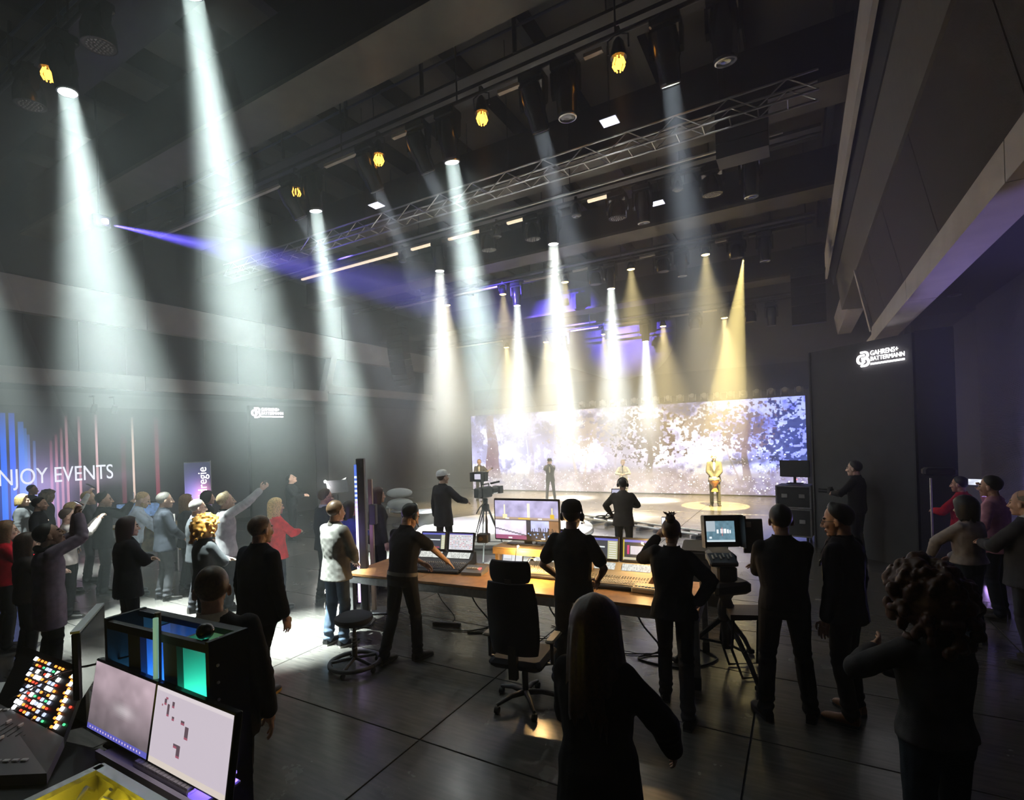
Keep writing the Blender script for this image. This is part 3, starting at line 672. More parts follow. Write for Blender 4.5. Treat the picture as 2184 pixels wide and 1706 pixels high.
def chain(mb, pts, rad, seg=12):
    """tapered limb through joints with round ends (rad may be (a,b) pairs: width, depth)"""
    P = [V(*p) for p in pts]; pp = []; rr = []
    for i in range(len(P) - 1):
        for t in np.linspace(0, 1, 5)[:-1]:
            pp.append(P[i] * (1 - t) + P[i + 1] * t); rr.append(rad[i] * (1 - t) + rad[i + 1] * t)
    pp.append(P[-1]); rr.append(rad[-1])
    d0 = unit(pp[1] - pp[0]); d1 = unit(pp[-1] - pp[-2])
    pre = [(pp[0] - d0 * rr[0] * k, rr[0] * math.sqrt(1 - k * k)) for k in (.98, .8, .45)]; post = [(pp[-1] + d1 * rr[-1] * k, rr[-1] * math.sqrt(1 - k * k)) for k in (.45, .8, .98)]
    al = pre + list(zip(pp, rr)) + post
    mb.tube([a for a, _ in al], [b for _, b in al], seg)
def rings_loft(mb, secs, X, Yv, seg=18):
    """secs: (centre, half width, half depth)"""
    R = []
    for c, a, b in secs: R.append([V(*c) + X * (a * math.copysign(abs(math.cos(t)) ** .85, math.cos(t))) + Yv * (b * math.copysign(abs(math.sin(t)) ** .9, math.sin(t))) for t in np.linspace(0, 2 * math.pi, seg, endpoint=False)])
    mb.loft(R)
# ---- head: one cranium + face union, features kept at head scale (origin between the ears)
def head_mb():
    m = MB()
    m.ell((0, -.014, .022), (.077, .097, .09), seg=24, rings=16); m.ell((0, .026, -.03), (.062, .066, .085), seg=20, rings=14)
    m.ell((0, .036, -.078), (.047, .052, .05), seg=18, rings=12); m.ell((0, .074, -.112), (.02, .017, .018))
    m.ell((0, .082, .012), (.046, .014, .014)); m.ell((.034, .064, -.042), (.026, .026, .024)); m.ell((-.034, .064, -.042), (.026, .026, .024))
    chain(m, [(0, .09, .004), (0, .101, -.022), (0, .113, -.045)], [.0095, .0105, .0135], 10)
    m.ell((.013, .098, -.05), (.009, .012, .009)); m.ell((-.013, .098, -.05), (.009, .012, .009))
    m.ell((0, .089, -.076), (.024, .011, .0075)); m.ell((0, .087, -.087), (.021, .011, .008))
    m.ell((.031, .076, -.012), (.015, .012, .010)); m.ell((-.031, .076, -.012), (.015, .012, .010))
    for s in (-1, 1):
        m.ell((s * .079, -.012, -.018), (.008, .02, .031), Matrix.Rotation(s * .35, 3, 'Z') @ Matrix.Rotation(-.2, 3, 'X')); m.ell((s * .074, -.004, -.04), (.008, .010, .012))
    m.ell((0, -.02, -.075), (.052, .056, .06))
    return m
def hand_mb(curl, spread=.05, thumb=.5):
    m = MB(); m.ell((0, .05, 0), (.04, .058, .0165), seg=16, rings=10); m.ell((0, .075, .001), (.041, .026, .014)); chain(m, [(0, -.015, 0), (0, .03, 0)], [.027, .029])
    for k, (x, y, L) in enumerate(((-.031, .092, .072), (-.0105, .098, .08), (.0105, .095, .074), (.03, .085, .058))):
        p = V(x, y - .01, 0); a = curl * .45; pts = [p]; dx = (x / .03) * spread
        for f, w in ((.46, 0), (.3, .75), (.24, .6)):
            a += curl * w; p = p + L * f * V(math.sin(dx) * math.cos(a), math.cos(dx) * math.cos(a), -math.sin(a)); pts.append(p)
        chain(m, [V(x * .8, y - .045, 0)] + pts, [.0095, .0095, .0088, .008, .0068], 8)
    a = thumb; p0 = V(-.026, .022, -.004); p1 = p0 + .042 * V(-math.cos(a), .75, -.25 * (1 + curl)); p2 = p1 + .034 * V(-.35 * math.cos(a), .9, -.35 * (1 + curl)); p3 = p2 + .025 * V(.1, .95, -.4 * (1 + curl))
    chain(m, [p0, p1, p2, p3], [.0135, .0115, .0098, .0078], 8)
    return m
_b = bake([(head_mb(), .0042, 2), (head_mb(), .0065, 1), (head_mb(), .0095, 1)] + [(hand_mb(c, sp), vx, 1) for vx in (.0042, .0075) for c, sp in ((.45, .06), (1.05, .02), (.12, .16))])
HEADS = _b[:3]; HANDS = {(lod, p): _b[3 + (0 if lod == 0 else 3) + i] for lod in (0, 1, 2) for i, p in enumerate(('relaxed', 'grip', 'open'))}
def hash_noise(p, f, seed):
    rng = np.random.default_rng(seed); s = 0
    for k in range(5):
        d = unit(rng.normal(size=3)) * f * rng.uniform(.7, 1.6); s = s + np.sin(p @ d + rng.uniform(0, 6.28))
    return s / 5
# ---- hair: a shell in head space
def hair_shell(kind, lod, seed):
    rng = np.random.default_rng(seed); na = (64, 44, 30)[lod]; nr = (26, 18, 12)[lod]
    ph = np.linspace(-math.pi, math.pi, na, endpoint=False)          # 0 = front
    P = dict(short=(.003, 46, 76, 104, 146, 0, .014), thin=(-.002, 38, 74, 103, 144, 0, .008), crop=(.0, 44, 76, 103, 145, 0, .008), quiff=(.005, 40, 74, 103, 144, 0, .015), bald=(-.004, 88, 88, 102, 142, 0, .004),
             bob=(.022, 46, 84, 90, 90, .12, .02), long=(.018, 46, 86, 90, 90, .30, .02), longwide=(.042, 44, 84, 90, 90, .40, .03), midlong=(.018, 46, 86, 90, 90, .2, .02), curly=(.06, 50, 88, 92, 95, .15, .07), bigcurl=(.075, 52, 88, 92, 95, .2, .06), bun=(.004, 42, 76, 104, 140, 0, .012), scarf=(.03, 62, 88, 90, 90, .16, .012))[kind]
    puff, tf, tt, te, tb, L, amp = P
    R = V(.081, .103, .095) + puff; C = V(0, -.014, .024)
    a = np.abs(np.degrees(ph)); th = np.interp(a, [0, 42, 68, 92, 120, 180], [tf, tf + 4, tt, te, (te + tb) / 2 + 10 if not L else 90, tb])
    if kind == 'bald': th = np.interp(a, [0, 60, 80, 100, 180], [20, 40, 92, 102, 142])
    drop = np.interp(a, [0, 60, 78, 100, 180], [0, 0, L * .8, L, L]) * (1 + .12 * rng.normal(size=na)) if L else np.zeros(na)
    jit = rng.normal(size=na) * amp * .35; rows = []
    def sph(t, sc=1.0):
        st, ct = np.sin(t), np.cos(t); return np.stack([R[0] * st * np.sin(ph), R[1] * st * np.cos(ph), R[2] * ct], 1) * sc + C
    top0 = math.radians(0 if kind != 'bald' else 1)
    if kind == 'bald':
        t0 = np.radians(np.interp(a, [0, 60, 80, 100, 180], [18, 36, 70, 62, 58]))
    for k in range(nr + 1):
        t = np.radians(th) * k / nr if kind != 'bald' else t0 + (np.radians(th) - t0) * k / nr
        if k == 0 and kind != 'bald': t = t + 1e-3
        p = sph(t); f = 1 + (jit * (k / nr))[:, None] + amp * hash_noise(p * (1 if amp < .03 else 1), 60 if amp < .03 else 85, seed)[:, None] * (1.1 if amp > .03 else .6); p = C + (p - C) * f
        if not L: p = C + (p - C) * (1 - (.022 + max(0, puff) * 6) * (k / nr) ** 4)
        if kind == 'quiff': p = p + np.clip(np.cos(ph), 0, 1)[:, None] ** 2 * math.sin(math.pi * min(1, k / nr * 1.1)) * V(0, .004, .014)
        rows.append(p)
    edge = rows[-1]
    if L:
        for k in range(1, (14, 10, 7)[lod] + 1):
            f = k / (14, 10, 7)[lod]; q = edge.copy(); q[:, 2] -= drop * f; s = np.clip(drop / L, 0, 1)[:, None]
            rad = 1 + .10 * f * (1 if kind != 'scarf' else .4) * s - .12 * f * f * s + (.30 * f * s if kind == 'longwide' else 0); q[:, :2] = C[:2] + (q[:, :2] - C[:2]) * rad
            if kind in ('curly', 'bigcurl'): q = q + amp * .45 * s * np.stack([hash_noise(q, 75, seed + i) for i in range(3)], 1)
            else: q[:, :2] *= (1 + amp * (.8 * np.sin(ph * 19 + seed + f * 2) + .6 * np.sin(ph * 31 + f * 3))[:, None] * s)
            rows.append(q)
        last = rows[-1]; inn = last.copy(); inn[:, :2] = C[:2] + (inn[:, :2] - C[:2]) * .72; inn[:, 2] += .012; rows.append(inn)
        inn2 = edge.copy(); inn2 = C + (inn2 - C) * .72; rows.append(inn2)
    else: rows.append(C + (edge - C) * .86)
    rows = np.array(rows); nR = len(rows); v = rows.reshape(-1, 3)
    i = np.arange(nR - 1)[:, None] * na + np.arange(na)[None, :]; j = np.arange(nR - 1)[:, None] * na + (np.arange(na)[None, :] + 1) % na
    q = np.stack([i, i + na, j + na, j], -1).reshape(-1, 4)
    if kind in ('curly', 'bigcurl'):
        mb = MB(); sel = rows[int(nR * .12):nR - 2].reshape(-1, 3); r0 = .019 if kind == 'curly' else .03
        mb.ell(C + V(0, -.02, -.01), R * .97, seg=20, rings=12)
        for p in sel[rng.integers(0, len(sel), 260 if kind == 'curly' else 240)]:
            if p[1] > .055 and p[2] < .06: continue
            mb.ell(p + rng.normal(size=3) * .008, r0 * rng.uniform(.6, 1.25, 3), seg=7, rings=5)
        return bake([(mb, (.007, .011, .016)[lod], 0)])[0]
    if kind == 'bun':
        mb = MB(); mb.ell((0, -.07, .125), (.045, .045, .04), seg=14, rings=8)
        for k in range(12): b = rng.uniform(0, 6.28); chain(mb, [(0, -.07, .13), (.03 * math.cos(b), -.07 + .03 * math.sin(b), .165), (.06 * math.cos(b), -.07 + .05 * math.sin(b), .17 + .03 * rng.random())], [.012, .009, .003], 6)
        bv, bq = bake([(mb, .007, 0)])[0]; q = np.vstack([q, bq + len(v)]); v = np.vstack([v, bv])
    return v, q
CLOTH = {}
def cloth(rgb, rough=.85):
    k = tuple(round(c, 3) for c in rgb)
    if k not in CLOTH: CLOTH[k] = mat(f'cloth_{len(CLOTH)}', rgb, rough, noise=.18, nscale=14, bump=.25, bscale=220, spec=.12)
    return CLOTH[k]
SKINS = {}
def skin(rgb):
    if rgb not in SKINS: SKINS[rgb] = mat(f'skin_{len(SKINS)}', rgb, .5, noise=.08, nscale=30, spec=.35)
    return SKINS[rgb]
def hairm(rgb):
    if ('h', rgb) not in SKINS: SKINS[('h', rgb)] = mat(f'hair_{len(SKINS)}', rgb, .45, noise=.35, nscale=60, spec=.35)
    return SKINS[('h', rgb)]
M_eye = mat('eye_dark', (.02, .015, .012), .2)
FAIR, TAN, DARKS = (.60, .38, .28), (.48, .28, .19), (.28, .15, .09)
BLK, BLOND, BROWN, GREYH, RED, LBROWN = (.012, .010, .009), (.55, .36, .14), (.06, .03, .017), (.22, .20, .18), (.42, .17, .04), (.2, .11, .05)
JOBS = []; FIN = []
ARMS = dict(down=((.275, .03, .80), (.4, -1, 0)), front=((.055, .25, .98), (1, -.5, -.3)), crossed=((-.07, .25, 1.17), (1, .1, -.7)), phone=((.09, .40, 1.52), (.8, 0, -1)), phone_up=((.08, .40, 1.74), (.8, .2, -1)),
            pocket=((.235, .10, .87), (1, -1, 0)), desk=((.2, .46, .92), (1, -.4, .2)), hold=((.09, .34, 1.18), (1, -.2, -.6)), hip=((.22, -.02, 1.0), (1, -.6, 0)), back=((.06, -.16, .92), (1, -.3, 0)), face=((.03, .2, 1.52), (.9, .2, -1)), raise_=((.18, .42, 1.92), (.6, .3, -1)))
def person(label, loc, face, h=1.76, lod=1, sex='m', lean=0, side=0, head=(0, 0, 0), R='down', L='down', feet='stand', top='jacket', topc=(.02, .02, .025), botc=(.02, .02, .025), bot='trousers', shoec=(.015, .013, .012), hair='short', hairc=BROWN, skinc=FAIR,
           shirt=None, tie=None, girth=1., hands=('relaxed', 'relaxed'), hem=None, extras=(), beard=False, belly=0., group=None, sole=None, collar=None, ground=0.):
    s = h / 1.75
    root = thing('person', label, 'person', (loc[0], loc[1], ground), face, group)
    sw = .163 if sex == 'm' else .142; hipw = .15 if sex == 'm' else .165; g = girth
    la = math.radians(lean); sa = math.radians(side)
    up = V(math.sin(sa), math.sin(la) * math.cos(sa), math.cos(la) * math.cos(sa)); fw = unit(V(0, 1, 0) - up * up[1]); rt = np.cross(fw, up)
    pel = V(0, -.10 * math.sin(la), .95 - .03 * abs(math.sin(la))); sp = lambda z, y=0: pel + up * (z - .95) + fw * y
    neckb = sp(1.47, -.01); hc = sp(1.625, .03 + .05 * math.sin(math.radians(-head[1]) * 0))
    hy, hp, hr = [math.radians(q) for q in head]
    Rh = np.array(Matrix.Rotation(hy, 3, 'Z') @ Matrix.Rotation(hp, 3, 'X') @ Matrix.Rotation(hr, 3, 'Y')); B0 = np.stack([rt, fw * .8 + V(0, .2, 0), up * .5 + V(0, 0, .5)], 1); B0 = np.stack([unit(B0[:, i]) for i in range(3)], 1); Rh = B0 @ Rh
    hc = hc + Rh @ V(0, .0, 0) + (Rh @ V(0, 0, .05) - V(0, 0, .05))
    # legs
    ft = dict(stand=((.11, .03, 12), (-.11, -.02, -12)), wide=((.17, .03, 18), (-.17, 0, -18)), step=((.12, -.30, 8), (-.11, .14, -8)), step2=((.13, .10, 10), (-.12, -.17, -8)), close=((.07, .02, 8), (-.07, 0, -8)), cross=((.03, .1, 10), (-.1, -.03, -10)))[feet]
    legs = []
    for k, sg in ((0, 1), (1, -1)):
        x, y, a = ft[k]; hip = pel + rt * sg * .088 * g + V(0, 0, -.02); ank = V(x, y - .04, .085)
        d = ank - hip; dl = np.linalg.norm(d); Ld = dl / 2 * 1.004; mid = (hip + ank) / 2; hgt = math.sqrt(max(0, Ld ** 2 - (dl / 2) ** 2)); pole = unit(V(0, 1, 0) - unit(d) * unit(d)[1]); knee = mid + pole * hgt
        legs.append((hip, knee, ank, math.radians(-a)))
    # arms
    arms = []; hands_w = []
    for k, (spec, sg) in enumerate(((R, 1), (L, -1))):
        if isinstance(spec, str): spec = ARMS[spec]
        tgt, pole = V(*spec[0]), V(*spec[1])
        if spec[0][2] > .6 and lean and len(spec) < 3: tgt = V(tgt[0], tgt[1] + math.sin(la) * (tgt[2] - .95), tgt[2])
        tgt = V(tgt[0] * sg, tgt[1], tgt[2]); pole = V(pole[0] * sg, pole[1], pole[2])
        sh = sp(1.395, -.008) + rt * sg * sw * (1 + .25 * (g - 1)); A, Bf = .285, .262
        if tgt[2] > 1.45: sh = sh + up * .035 + fw * .02
        d = tgt - sh; dl = min(np.linalg.norm(d), (A + Bf) * .995); d = unit(d); tgt = sh + d * dl
        x = (A * A - Bf * Bf + dl * dl) / (2 * dl); hg = math.sqrt(max(0, A * A - x * x)); pp = unit(pole - d * (pole @ d)); el = sh + d * x + pp * hg
        arms.append((sh, el, tgt))
    # --- body (skin)
    mb = MB()
    T = [(sp(.86), hipw * .95 * g, .105 * g), (sp(.95), (hipw + .012) * g, .115 * g), (sp(1.07), .138 * g + belly * .03, .10 * g + belly * .06), (sp(1.2), .152 * g, .108 * g + belly * .03), (sp(1.32), .168 * g, .112), (sp(1.41), .155, .085), (sp(1.465), .085, .06)]
    rings_loft(mb, T, rt, fw)
    chain(mb, [neckb - up * .04, neckb + up * .02, hc + Rh @ V(0, -.02, -.05)], [.062, .056, .052] if sex == 'm' else [.055, .047, .045])
    for hip, kn, an, a in legs: chain(mb, [hip, kn, an], [.083 * g, .052, .04]); 
    for sh, el, wr in arms: chain(mb, [sh, el, wr], [.05, .038, .027] if sex == 'm' else [.043, .033, .024])
    vox = (.011, .016, .023)[lod]; jb = len(JOBS); JOBS.append((mb, vox, 2))
    # --- top garment
    hemz = hem or dict(jacket=.80, tee=.90, polo=.90, sweater=.90, shirt=.88, coat=.62, dress=.55, blouse=.86, vest=.9)[top]
    t = dict(jacket=.026, coat=.032, sweater=.024, shirt=.018, tee=.016, polo=.016, dress=.018, blouse=.018, vest=.02)[top]
    mb = MB(); fl_ = .02 if top in ('jacket', 'coat', 'dress') else 0
    secs = [(sp(hemz), (hipw + .012) * g + t + fl_, .115 * g + t + fl_ + belly * .03), (sp(.95), (hipw + .010) * g + t, .116 * g + t + belly * .04), (sp(1.07), .142 * g + t + belly * .03, .104 * g + t + belly * .06), (sp(1.2), .158 * g + t, .112 * g + t + belly * .03), (sp(1.32), .176 * g + t, .115 + t), (sp(1.40), .165 + t, .09 + t), (sp(1.435), .135 + t, .072 + t * .8), (sp(1.462), .095 + t * .6, .062 + t * .7), (sp(1.49), .064 + t * .5, .057 + t * .5)]
    if hemz > .93: secs = secs[:1] + secs[2:]
    rings_loft(mb, secs, rt, fw)
    if sex == 'f':
        for sg in (-1, 1): mb.ell(sp(1.26, .085) + rt * sg * .075, (.075, .06 + t * .5, .07))
    short = top in ('tee', 'polo', 'vest')
    for (sh, el, wr) in arms:
        w = t * 1.05
        if short: chain(mb, [sh - rt * 0, sh * .3 + el * .7], [.047 + w, .047 + w * 1.3])
        else: chain(mb, [sh, el, wr * .93 + el * .07], [.044 + w, .041 + w, .031 + w * .8])
    JOBS.append((mb, vox, 3 if lod < 2 else 1))
    # --- trousers / skirt
    mb = MB()
    if bot == 'trousers':
        rings_loft(mb, [(sp(.84), hipw * .96 * g + .01, .11 * g + .01), (sp(.95), (hipw + .012) * g + .012, .118 * g + .012), (sp(1.03), .146 * g + .012, .106 * g + .012 + belly * .03)], rt, fw)
        for hip, kn, an, a in legs: chain(mb, [hip, kn, an + V(0, -.005, .0)], [.094 * g, .069, .062])
    else:
        rings_loft(mb, [(pel + V(0, 0, -.42), .21, .17), (pel + V(0, 0, -.2), .2, .155), (sp(.95), (hipw + .014) * g + .012, .125), (sp(1.03), .15, .115)], rt, fw)
    JOBS.append((mb, vox, 3 if lod < 2 else 1))
    FIN.append(dict(root=root, s=s, jb=jb, hc=hc, Rh=Rh, arms=arms, legs=legs, lod=lod, hair=hair, hairc=hairc, skinc=skinc, top=top, topc=topc, botc=botc, bot=bot, shoec=shoec, hands=hands, sex=sex, beard=beard, extras=extras, shirt=shirt, tie=tie, sp=sp, rt=rt, fw=fw, up=up, g=g, t=t, seed=len(FIN) + 5, sole=sole, collar=collar, belly=belly))
    M = Matrix.Translation((loc[0], loc[1], ground)) @ Matrix.Rotation(face, 4, 'Z')
    pos = lambda p: M @ Vector([float(q) * s for q in p])
    rot = lambda v: Vector((M.to_3x3() @ Vector([float(q) for q in v])))
    ends = [pos(a[2] + unit(a[2] - a[1]) * .09) for a in arms]
    return dict(root=root, pos=pos, rot=rot, hand=ends, head=pos(hc), face=face, s=s)
HOLD_N = {}
def finish_people():
    res = bake(JOBS)
    for P in FIN:
        s, root, lod = P['s'], P['root'], P['lod']; hv, hq = HEADS[lod]; bv, bq = res[P['jb']]; k = 1.05 if P['sex'] == 'f' else 1.09
        # body + head + hands in one skin mesh
        hw = (hv * k) @ P['Rh'].T + P['hc']; parts_v = [bv, hw]; parts_q = [bq, hq + len(bv)]; c = hv[hq].mean(1)
        mi = np.zeros(len(hq), int); ax = np.abs(c[:, 0])
        mi[(np.abs(ax - .031) < .0125) & (np.abs(c[:, 2] + .011) < .0052) & (c[:, 1] > .06)] = 1
        mi[(np.abs(ax - .031) < .02) & (np.abs(c[:, 2] - .013 - .004 * (1 - (ax - .031) ** 2 / 4e-4)) < .0042) & (c[:, 1] > .06)] = 2
        mi[(ax < .021) & (np.abs(c[:, 2] + .081) < .008) & (c[:, 1] > .078)] = 3
        if P['beard']: mi[(c[:, 2] < -.064 + .5 * np.maximum(0, ax - .03)) & (c[:, 1] > -.0) & (mi == 0) & (c[:, 2] > -.135) & ~((ax < .027) & (np.abs(c[:, 2] + .081) < .0125) & (c[:, 1] > .06))] = 2
        mis = [np.zeros(len(bq), int), mi]; o = len(bv) + len(hv)
        for i, (sh, el, wr) in enumerate(P['arms']):
            pose = P['hands'][i]; v, q = HANDS[(lod, pose)]; sg = 1 if i == 0 else -1
            f = unit(wr - el); n = unit(V(-sg, 0, -.1) if abs(f[2]) > .75 and wr[2] < 1.2 else (V(-sg * .6, .75, .2) if wr[2] > 1.3 else V(-sg * .55, -.45, -.8))); n = unit(n - f * (n @ f)); x = np.cross(f, -n)
            v2 = v * V(sg, 1, 1); qq = q if sg > 0 else q[:, ::-1]
            w = np.stack([x, f, -n], 1); parts_v.append(v2 @ w.T + wr + f * .012); parts_q.append(qq + o); mis.append(np.zeros(len(q), int)); o += len(v)
        me = np_mesh('body', np.vstack(parts_v) * s, np.vstack(parts_q), [skin(P['skinc']), M_eye, hairm(P['hairc']), skin((P['skinc'][0] * .75, P['skinc'][1] * .5, P['skinc'][2] * .5))], np.concatenate(mis))
        link('body', me, root)
        # garments with folds
        for idx, nm, rgb in ((1, {'tee': 't_shirt', 'polo': 'polo_shirt'}.get(P['top'], P['top']), P['topc']), (2, P['bot'], P['botc'])):
            v, q = res[P['jb'] + idx]; n = vnormals(v, q); a = (.0055, .005, .004)[lod]
            st = np.stack([v[:, 0] * 1.0, v[:, 1] * 1.0, v[:, 2] * (.55 if idx == 2 else .8)], 1)
            fold = hash_noise(st, 34, P['seed'] + idx) * .9 + hash_noise(st, 75, P['seed'] + 9 + idx) * .5
            v = v + n * (fold * a)[:, None]
            if idx == 2 and P['bot'] == 'trousers':
                for hip, kn, an, _ in P['legs']:
                    d = np.exp(-((v[:, 2] - an[2] - .05) / .07) ** 2) + .7 * np.exp(-((v[:, 2] - kn[2]) / .07) ** 2); v = v + n * (d * .0032 * np.sin(v[:, 2] * 85 + 2.2 * hash_noise(v, 22, P['seed'])))[:, None]
            if idx == 1 and P['top'] in ('jacket', 'coat', 'shirt', 'sweater', 'blouse'):
                for sh, el, wr in P['arms']:
                    d = np.exp(-(np.linalg.norm(v - el, axis=1) / .09) ** 2); v = v + n * (d * .0045 * np.sin((v - el) @ unit(wr - sh) * 95 + 2 * hash_noise(v, 25, P['seed'])))[:, None]
            link(nm, np_mesh(nm, v * s, q, [cloth(rgb)]), root)
        # shoes
        for hip, kn, an, a in P['legs']:
            mb = MB(); ca, sa = math.cos(a), math.sin(a); R2 = lambda x, y: (an[0] + x * ca - y * sa, an[1] + x * sa + y * ca)
            for nm, secs, m in (('shoe', [(-.065, .032, .02, .085), (-.03, .038, .02, .10), (.03, .042, .02, .085), (.09, .047, .02, .06), (.15, .045, .02, .052), (.185, .034, .02, .045), (.205, .012, .022, .03)], cloth(P['shoec'], .4)), ):
                rg = []
                for y, w, z0, z1 in secs:
                    rg.append([(*R2(x * w, y), z) for x, z in ((-1, z0), (1, z0), (1.05, (z0 + z1) * .5), (.7, z1), (0, z1 + .006), (-.7, z1), (-1.05, (z0 + z1) * .5))])
                mb.loft(rg); mb.v = [(p[0] * s, p[1] * s, p[2] * s) for p in mb.v]; sh = mb.build(nm, m, root, 50)
            mb = MB(); mb.loft([[(*R2(x * w * 1.06, y), z) for x, z in ((-1, 0), (1, 0), (1, .024), (-1, .024))] for y, w, *_ in secs]); mb.v = [(p[0] * s, p[1] * s, p[2] * s) for p in mb.v]; mb.build('sole', mat('shoe_sole', (.03, .03, .03), .7) if not P['sole'] else cloth(P['sole']), sh)
        # hair
        if P['hair']:
            v, q = hair_shell(P['hair'], lod, P['seed']); link('hair' if P['hair'] != 'scarf' else 'head_scarf', np_mesh('hair', ((v * k) @ P['Rh'].T + P['hc']) * s, q, [hairm(P['hairc'])]), root)
        H = lambda p: (P['Rh'] @ (V(*p) * k) + P['hc']) * s
        sp, rt, fw = P['sp'], P['rt'], P['fw']
        if P['collar'] or P['top'] in ('jacket', 'polo', 'shirt', 'coat'):
            mb = MB(); rg = []
            for r, z, y in ((.072, 1.458, -.005), (.067, 1.505, .0), (.073, 1.508, .0), (.085, 1.462, -.005)):
                rg.append([(sp(z, y) + rt * r * math.cos(b) + fw * r * .95 * math.sin(b) - P['up'] * (.028 * max(0, math.sin(b)))) * s for b in np.linspace(0, 6.283, 20, endpoint=False)])
            mb.loft(rg, cap=False); mb.build('collar', cloth(P['collar'] or P['topc']), root, 60)
        if P['shirt']:
            mb = MB(); mb.ell(sp(1.30, .068 + P['t'] + P['belly'] * .03) * s, (.05 * s, .062 * s, .175 * s)); mb.build('shirt_front', cloth(P['shirt']), root, 180)
            for sg in (-1, 1):
                mb = MB(); q0 = sp(1.45, .075); q1 = sp(1.13, .145 + P['belly'] * .04); ww = rt * sg
                mb.loft([[(q0 + ww * .045) * s, (q0 + ww * .085 - P['up'] * .0) * s, (q0 + ww * .085 + fw * .012) * s], [(sp(1.33, .132) + ww * .05) * s, (sp(1.35, .118) + ww * .105) * s, (sp(1.35, .130) + ww * .1) * s], [(q1 + ww * .006) * s, (q1 + ww * .02) * s, (q1 + ww * .012 + fw * .012) * s]]); mb.build('lapel', cloth(tuple(c * 1.25 for c in P['topc'])), root, 60)
        if P['tie'] == 'bow':
            mb = MB()
            for sg in (-1, 1): mb.loft([[(sp(1.455 + z, .115) + rt * sg * x) * s for x, z in ((.0, -.008), (.0, .008), (.0, .004))], [(sp(1.455 + z, .118) + rt * sg * .05) * s for z in (-.024, .024, 0)]])
            mb.build('bow_tie', cloth((.01, .01, .012)), root)
        for e in P['extras']:
            if e == 'glasses':
                mb = MB()
                for sg in (-1, 1):
                    mb.tube([H((sg * .034 + .021 * math.cos(b), .098, -.012 + .016 * math.sin(b))) for b in np.linspace(0, 6.283, 13)], .0022 * s, 6); mb.tube([H((sg * .055, .096, -.008)), H((sg * .078, .05, -.006)), H((sg * .081, -.01, -.01))], .002 * s, 6)
                mb.tube([H((-.013, .099, -.01)), H((.013, .099, -.01))], .002 * s, 6); mb.build('glasses', M_blackg, root)
            if e == 'headphones':
                hp_ = MB(); hp_.tube([H((.094 * math.cos(b), -.01, .02 + .105 * math.sin(b))) for b in np.linspace(-.1, 3.24, 17)], .009 * s, 8); o1 = hp_.build('headphones', M_black, root, 60)
                for sg in (-1, 1): mb = MB(); mb.ell(H((sg * .092, -.008, -.015)), (.022 * s, .036 * s, .042 * s), P['Rh']); mb.build('ear_cup', M_dark, o1, 180)
                mb = MB(); mb.tube([H((.095, .0, -.04)), H((.092, .05, -.075)), H((.06, .095, -.085))], .004 * s, 6); mb.ell(H((.055, .098, -.086)), (.009 * s,) * 3); mb.build('microphone_boom', M_black, o1, 60)
            if e in ('cap', 'whitecap', 'hat'):
                m = {'cap': cloth((.015, .015, .018)), 'whitecap': cloth((.72, .72, .7)), 'hat': cloth((.03, .028, .026))}[e]; mb = MB(); rg = []
                for r, z in (((.112, .035), (.108, .08), (.09, .118), (.05, .138), (.008, .143)) if e != 'hat' else ((.118, .05), (.108, .10), (.1, .14), (.06, .15), (.008, .138))): rg.append([H((r * .82 * math.cos(b), -.014 + r * math.sin(b), z)) for b in np.linspace(0, 6.283, 24, endpoint=False)])
                mb.loft(rg); o1 = mb.build('hat' if e == 'hat' else 'cap', m, root, 60); mb = MB()
                if e == 'hat': mb.loft([[H((r * .84 * math.cos(b), -.014 + r * math.sin(b), z)) for b in np.linspace(0, 6.283, 24, endpoint=False)] for r, z in ((.105, .05), (.165, .046), (.165, .052), (.105, .058))], cap=False)
                else: mb.loft([[H((x, .06 + y, .045 - .2 * x * x * 10)) for x in np.linspace(-.07, .07, 9)] for y in (0,)] + [[H((x * .95, .15 - 8 * x * x, .035 - x * x * 2)) for x in np.linspace(-.07, .07, 9)]], closed=False, cap=False)
                mb.build('brim', m, o1, 60)
            if e == 'badge': mb = MB(); c = sp(1.26, .143) - rt * .085; mb.box(c * s, (.075 * s, .006, .045 * s), Matrix.Rotation(.3, 3, 'Z')); mb.build('name_badge', mat('cream_card', (.75, .65, .45), .5), root)
            if e == 'lanyard':
                mb = MB(); mb.tube([(sp(1.46, .06) + rt * .05) * s, (sp(1.3, .155) + rt * .03) * s, sp(1.1, .165) * s, (sp(1.3, .155) - rt * .03) * s, (sp(1.46, .06) - rt * .05) * s], .006, 6); mb.build('lanyard', cloth((.5, .38, .15)), root)
            if e == 'belt':
                mb = MB(); rg = [[(sp(z) + rt * (.148 * P['g'] + q) * math.cos(b) + fw * (.11 * P['g'] + q) * math.sin(b)) * s for b in np.linspace(0, 6.283, 20, endpoint=False)] for z, q in ((.955, .032), (.995, .03))]; mb.loft(rg, cap=False); mb.build('belt', mat('grey_leather', (.12, .11, .1), .5), root, 60)
            if e == 'scarf':
                mb = MB(); mb.tube([(sp(1.47 + .015 * math.sin(3 * b), .0) + rt * .088 * math.cos(b) + fw * .088 * math.sin(b)) * s for b in np.linspace(0, 6.283, 16)], .035 * s, 10); mb.build('scarf', cloth((.016, .015, .018)), root, 180)
            if e == 'strap': mb = MB(); mb.tube([(sp(1.44, -.03) - rt * .10) * s, (sp(1.3, -.155)) * s, (sp(1.1, -.16) + rt * .1) * s, (sp(.95, -.1) + rt * .2) * s], .012, 6); mb.build('bag_strap', M_rubber, root)
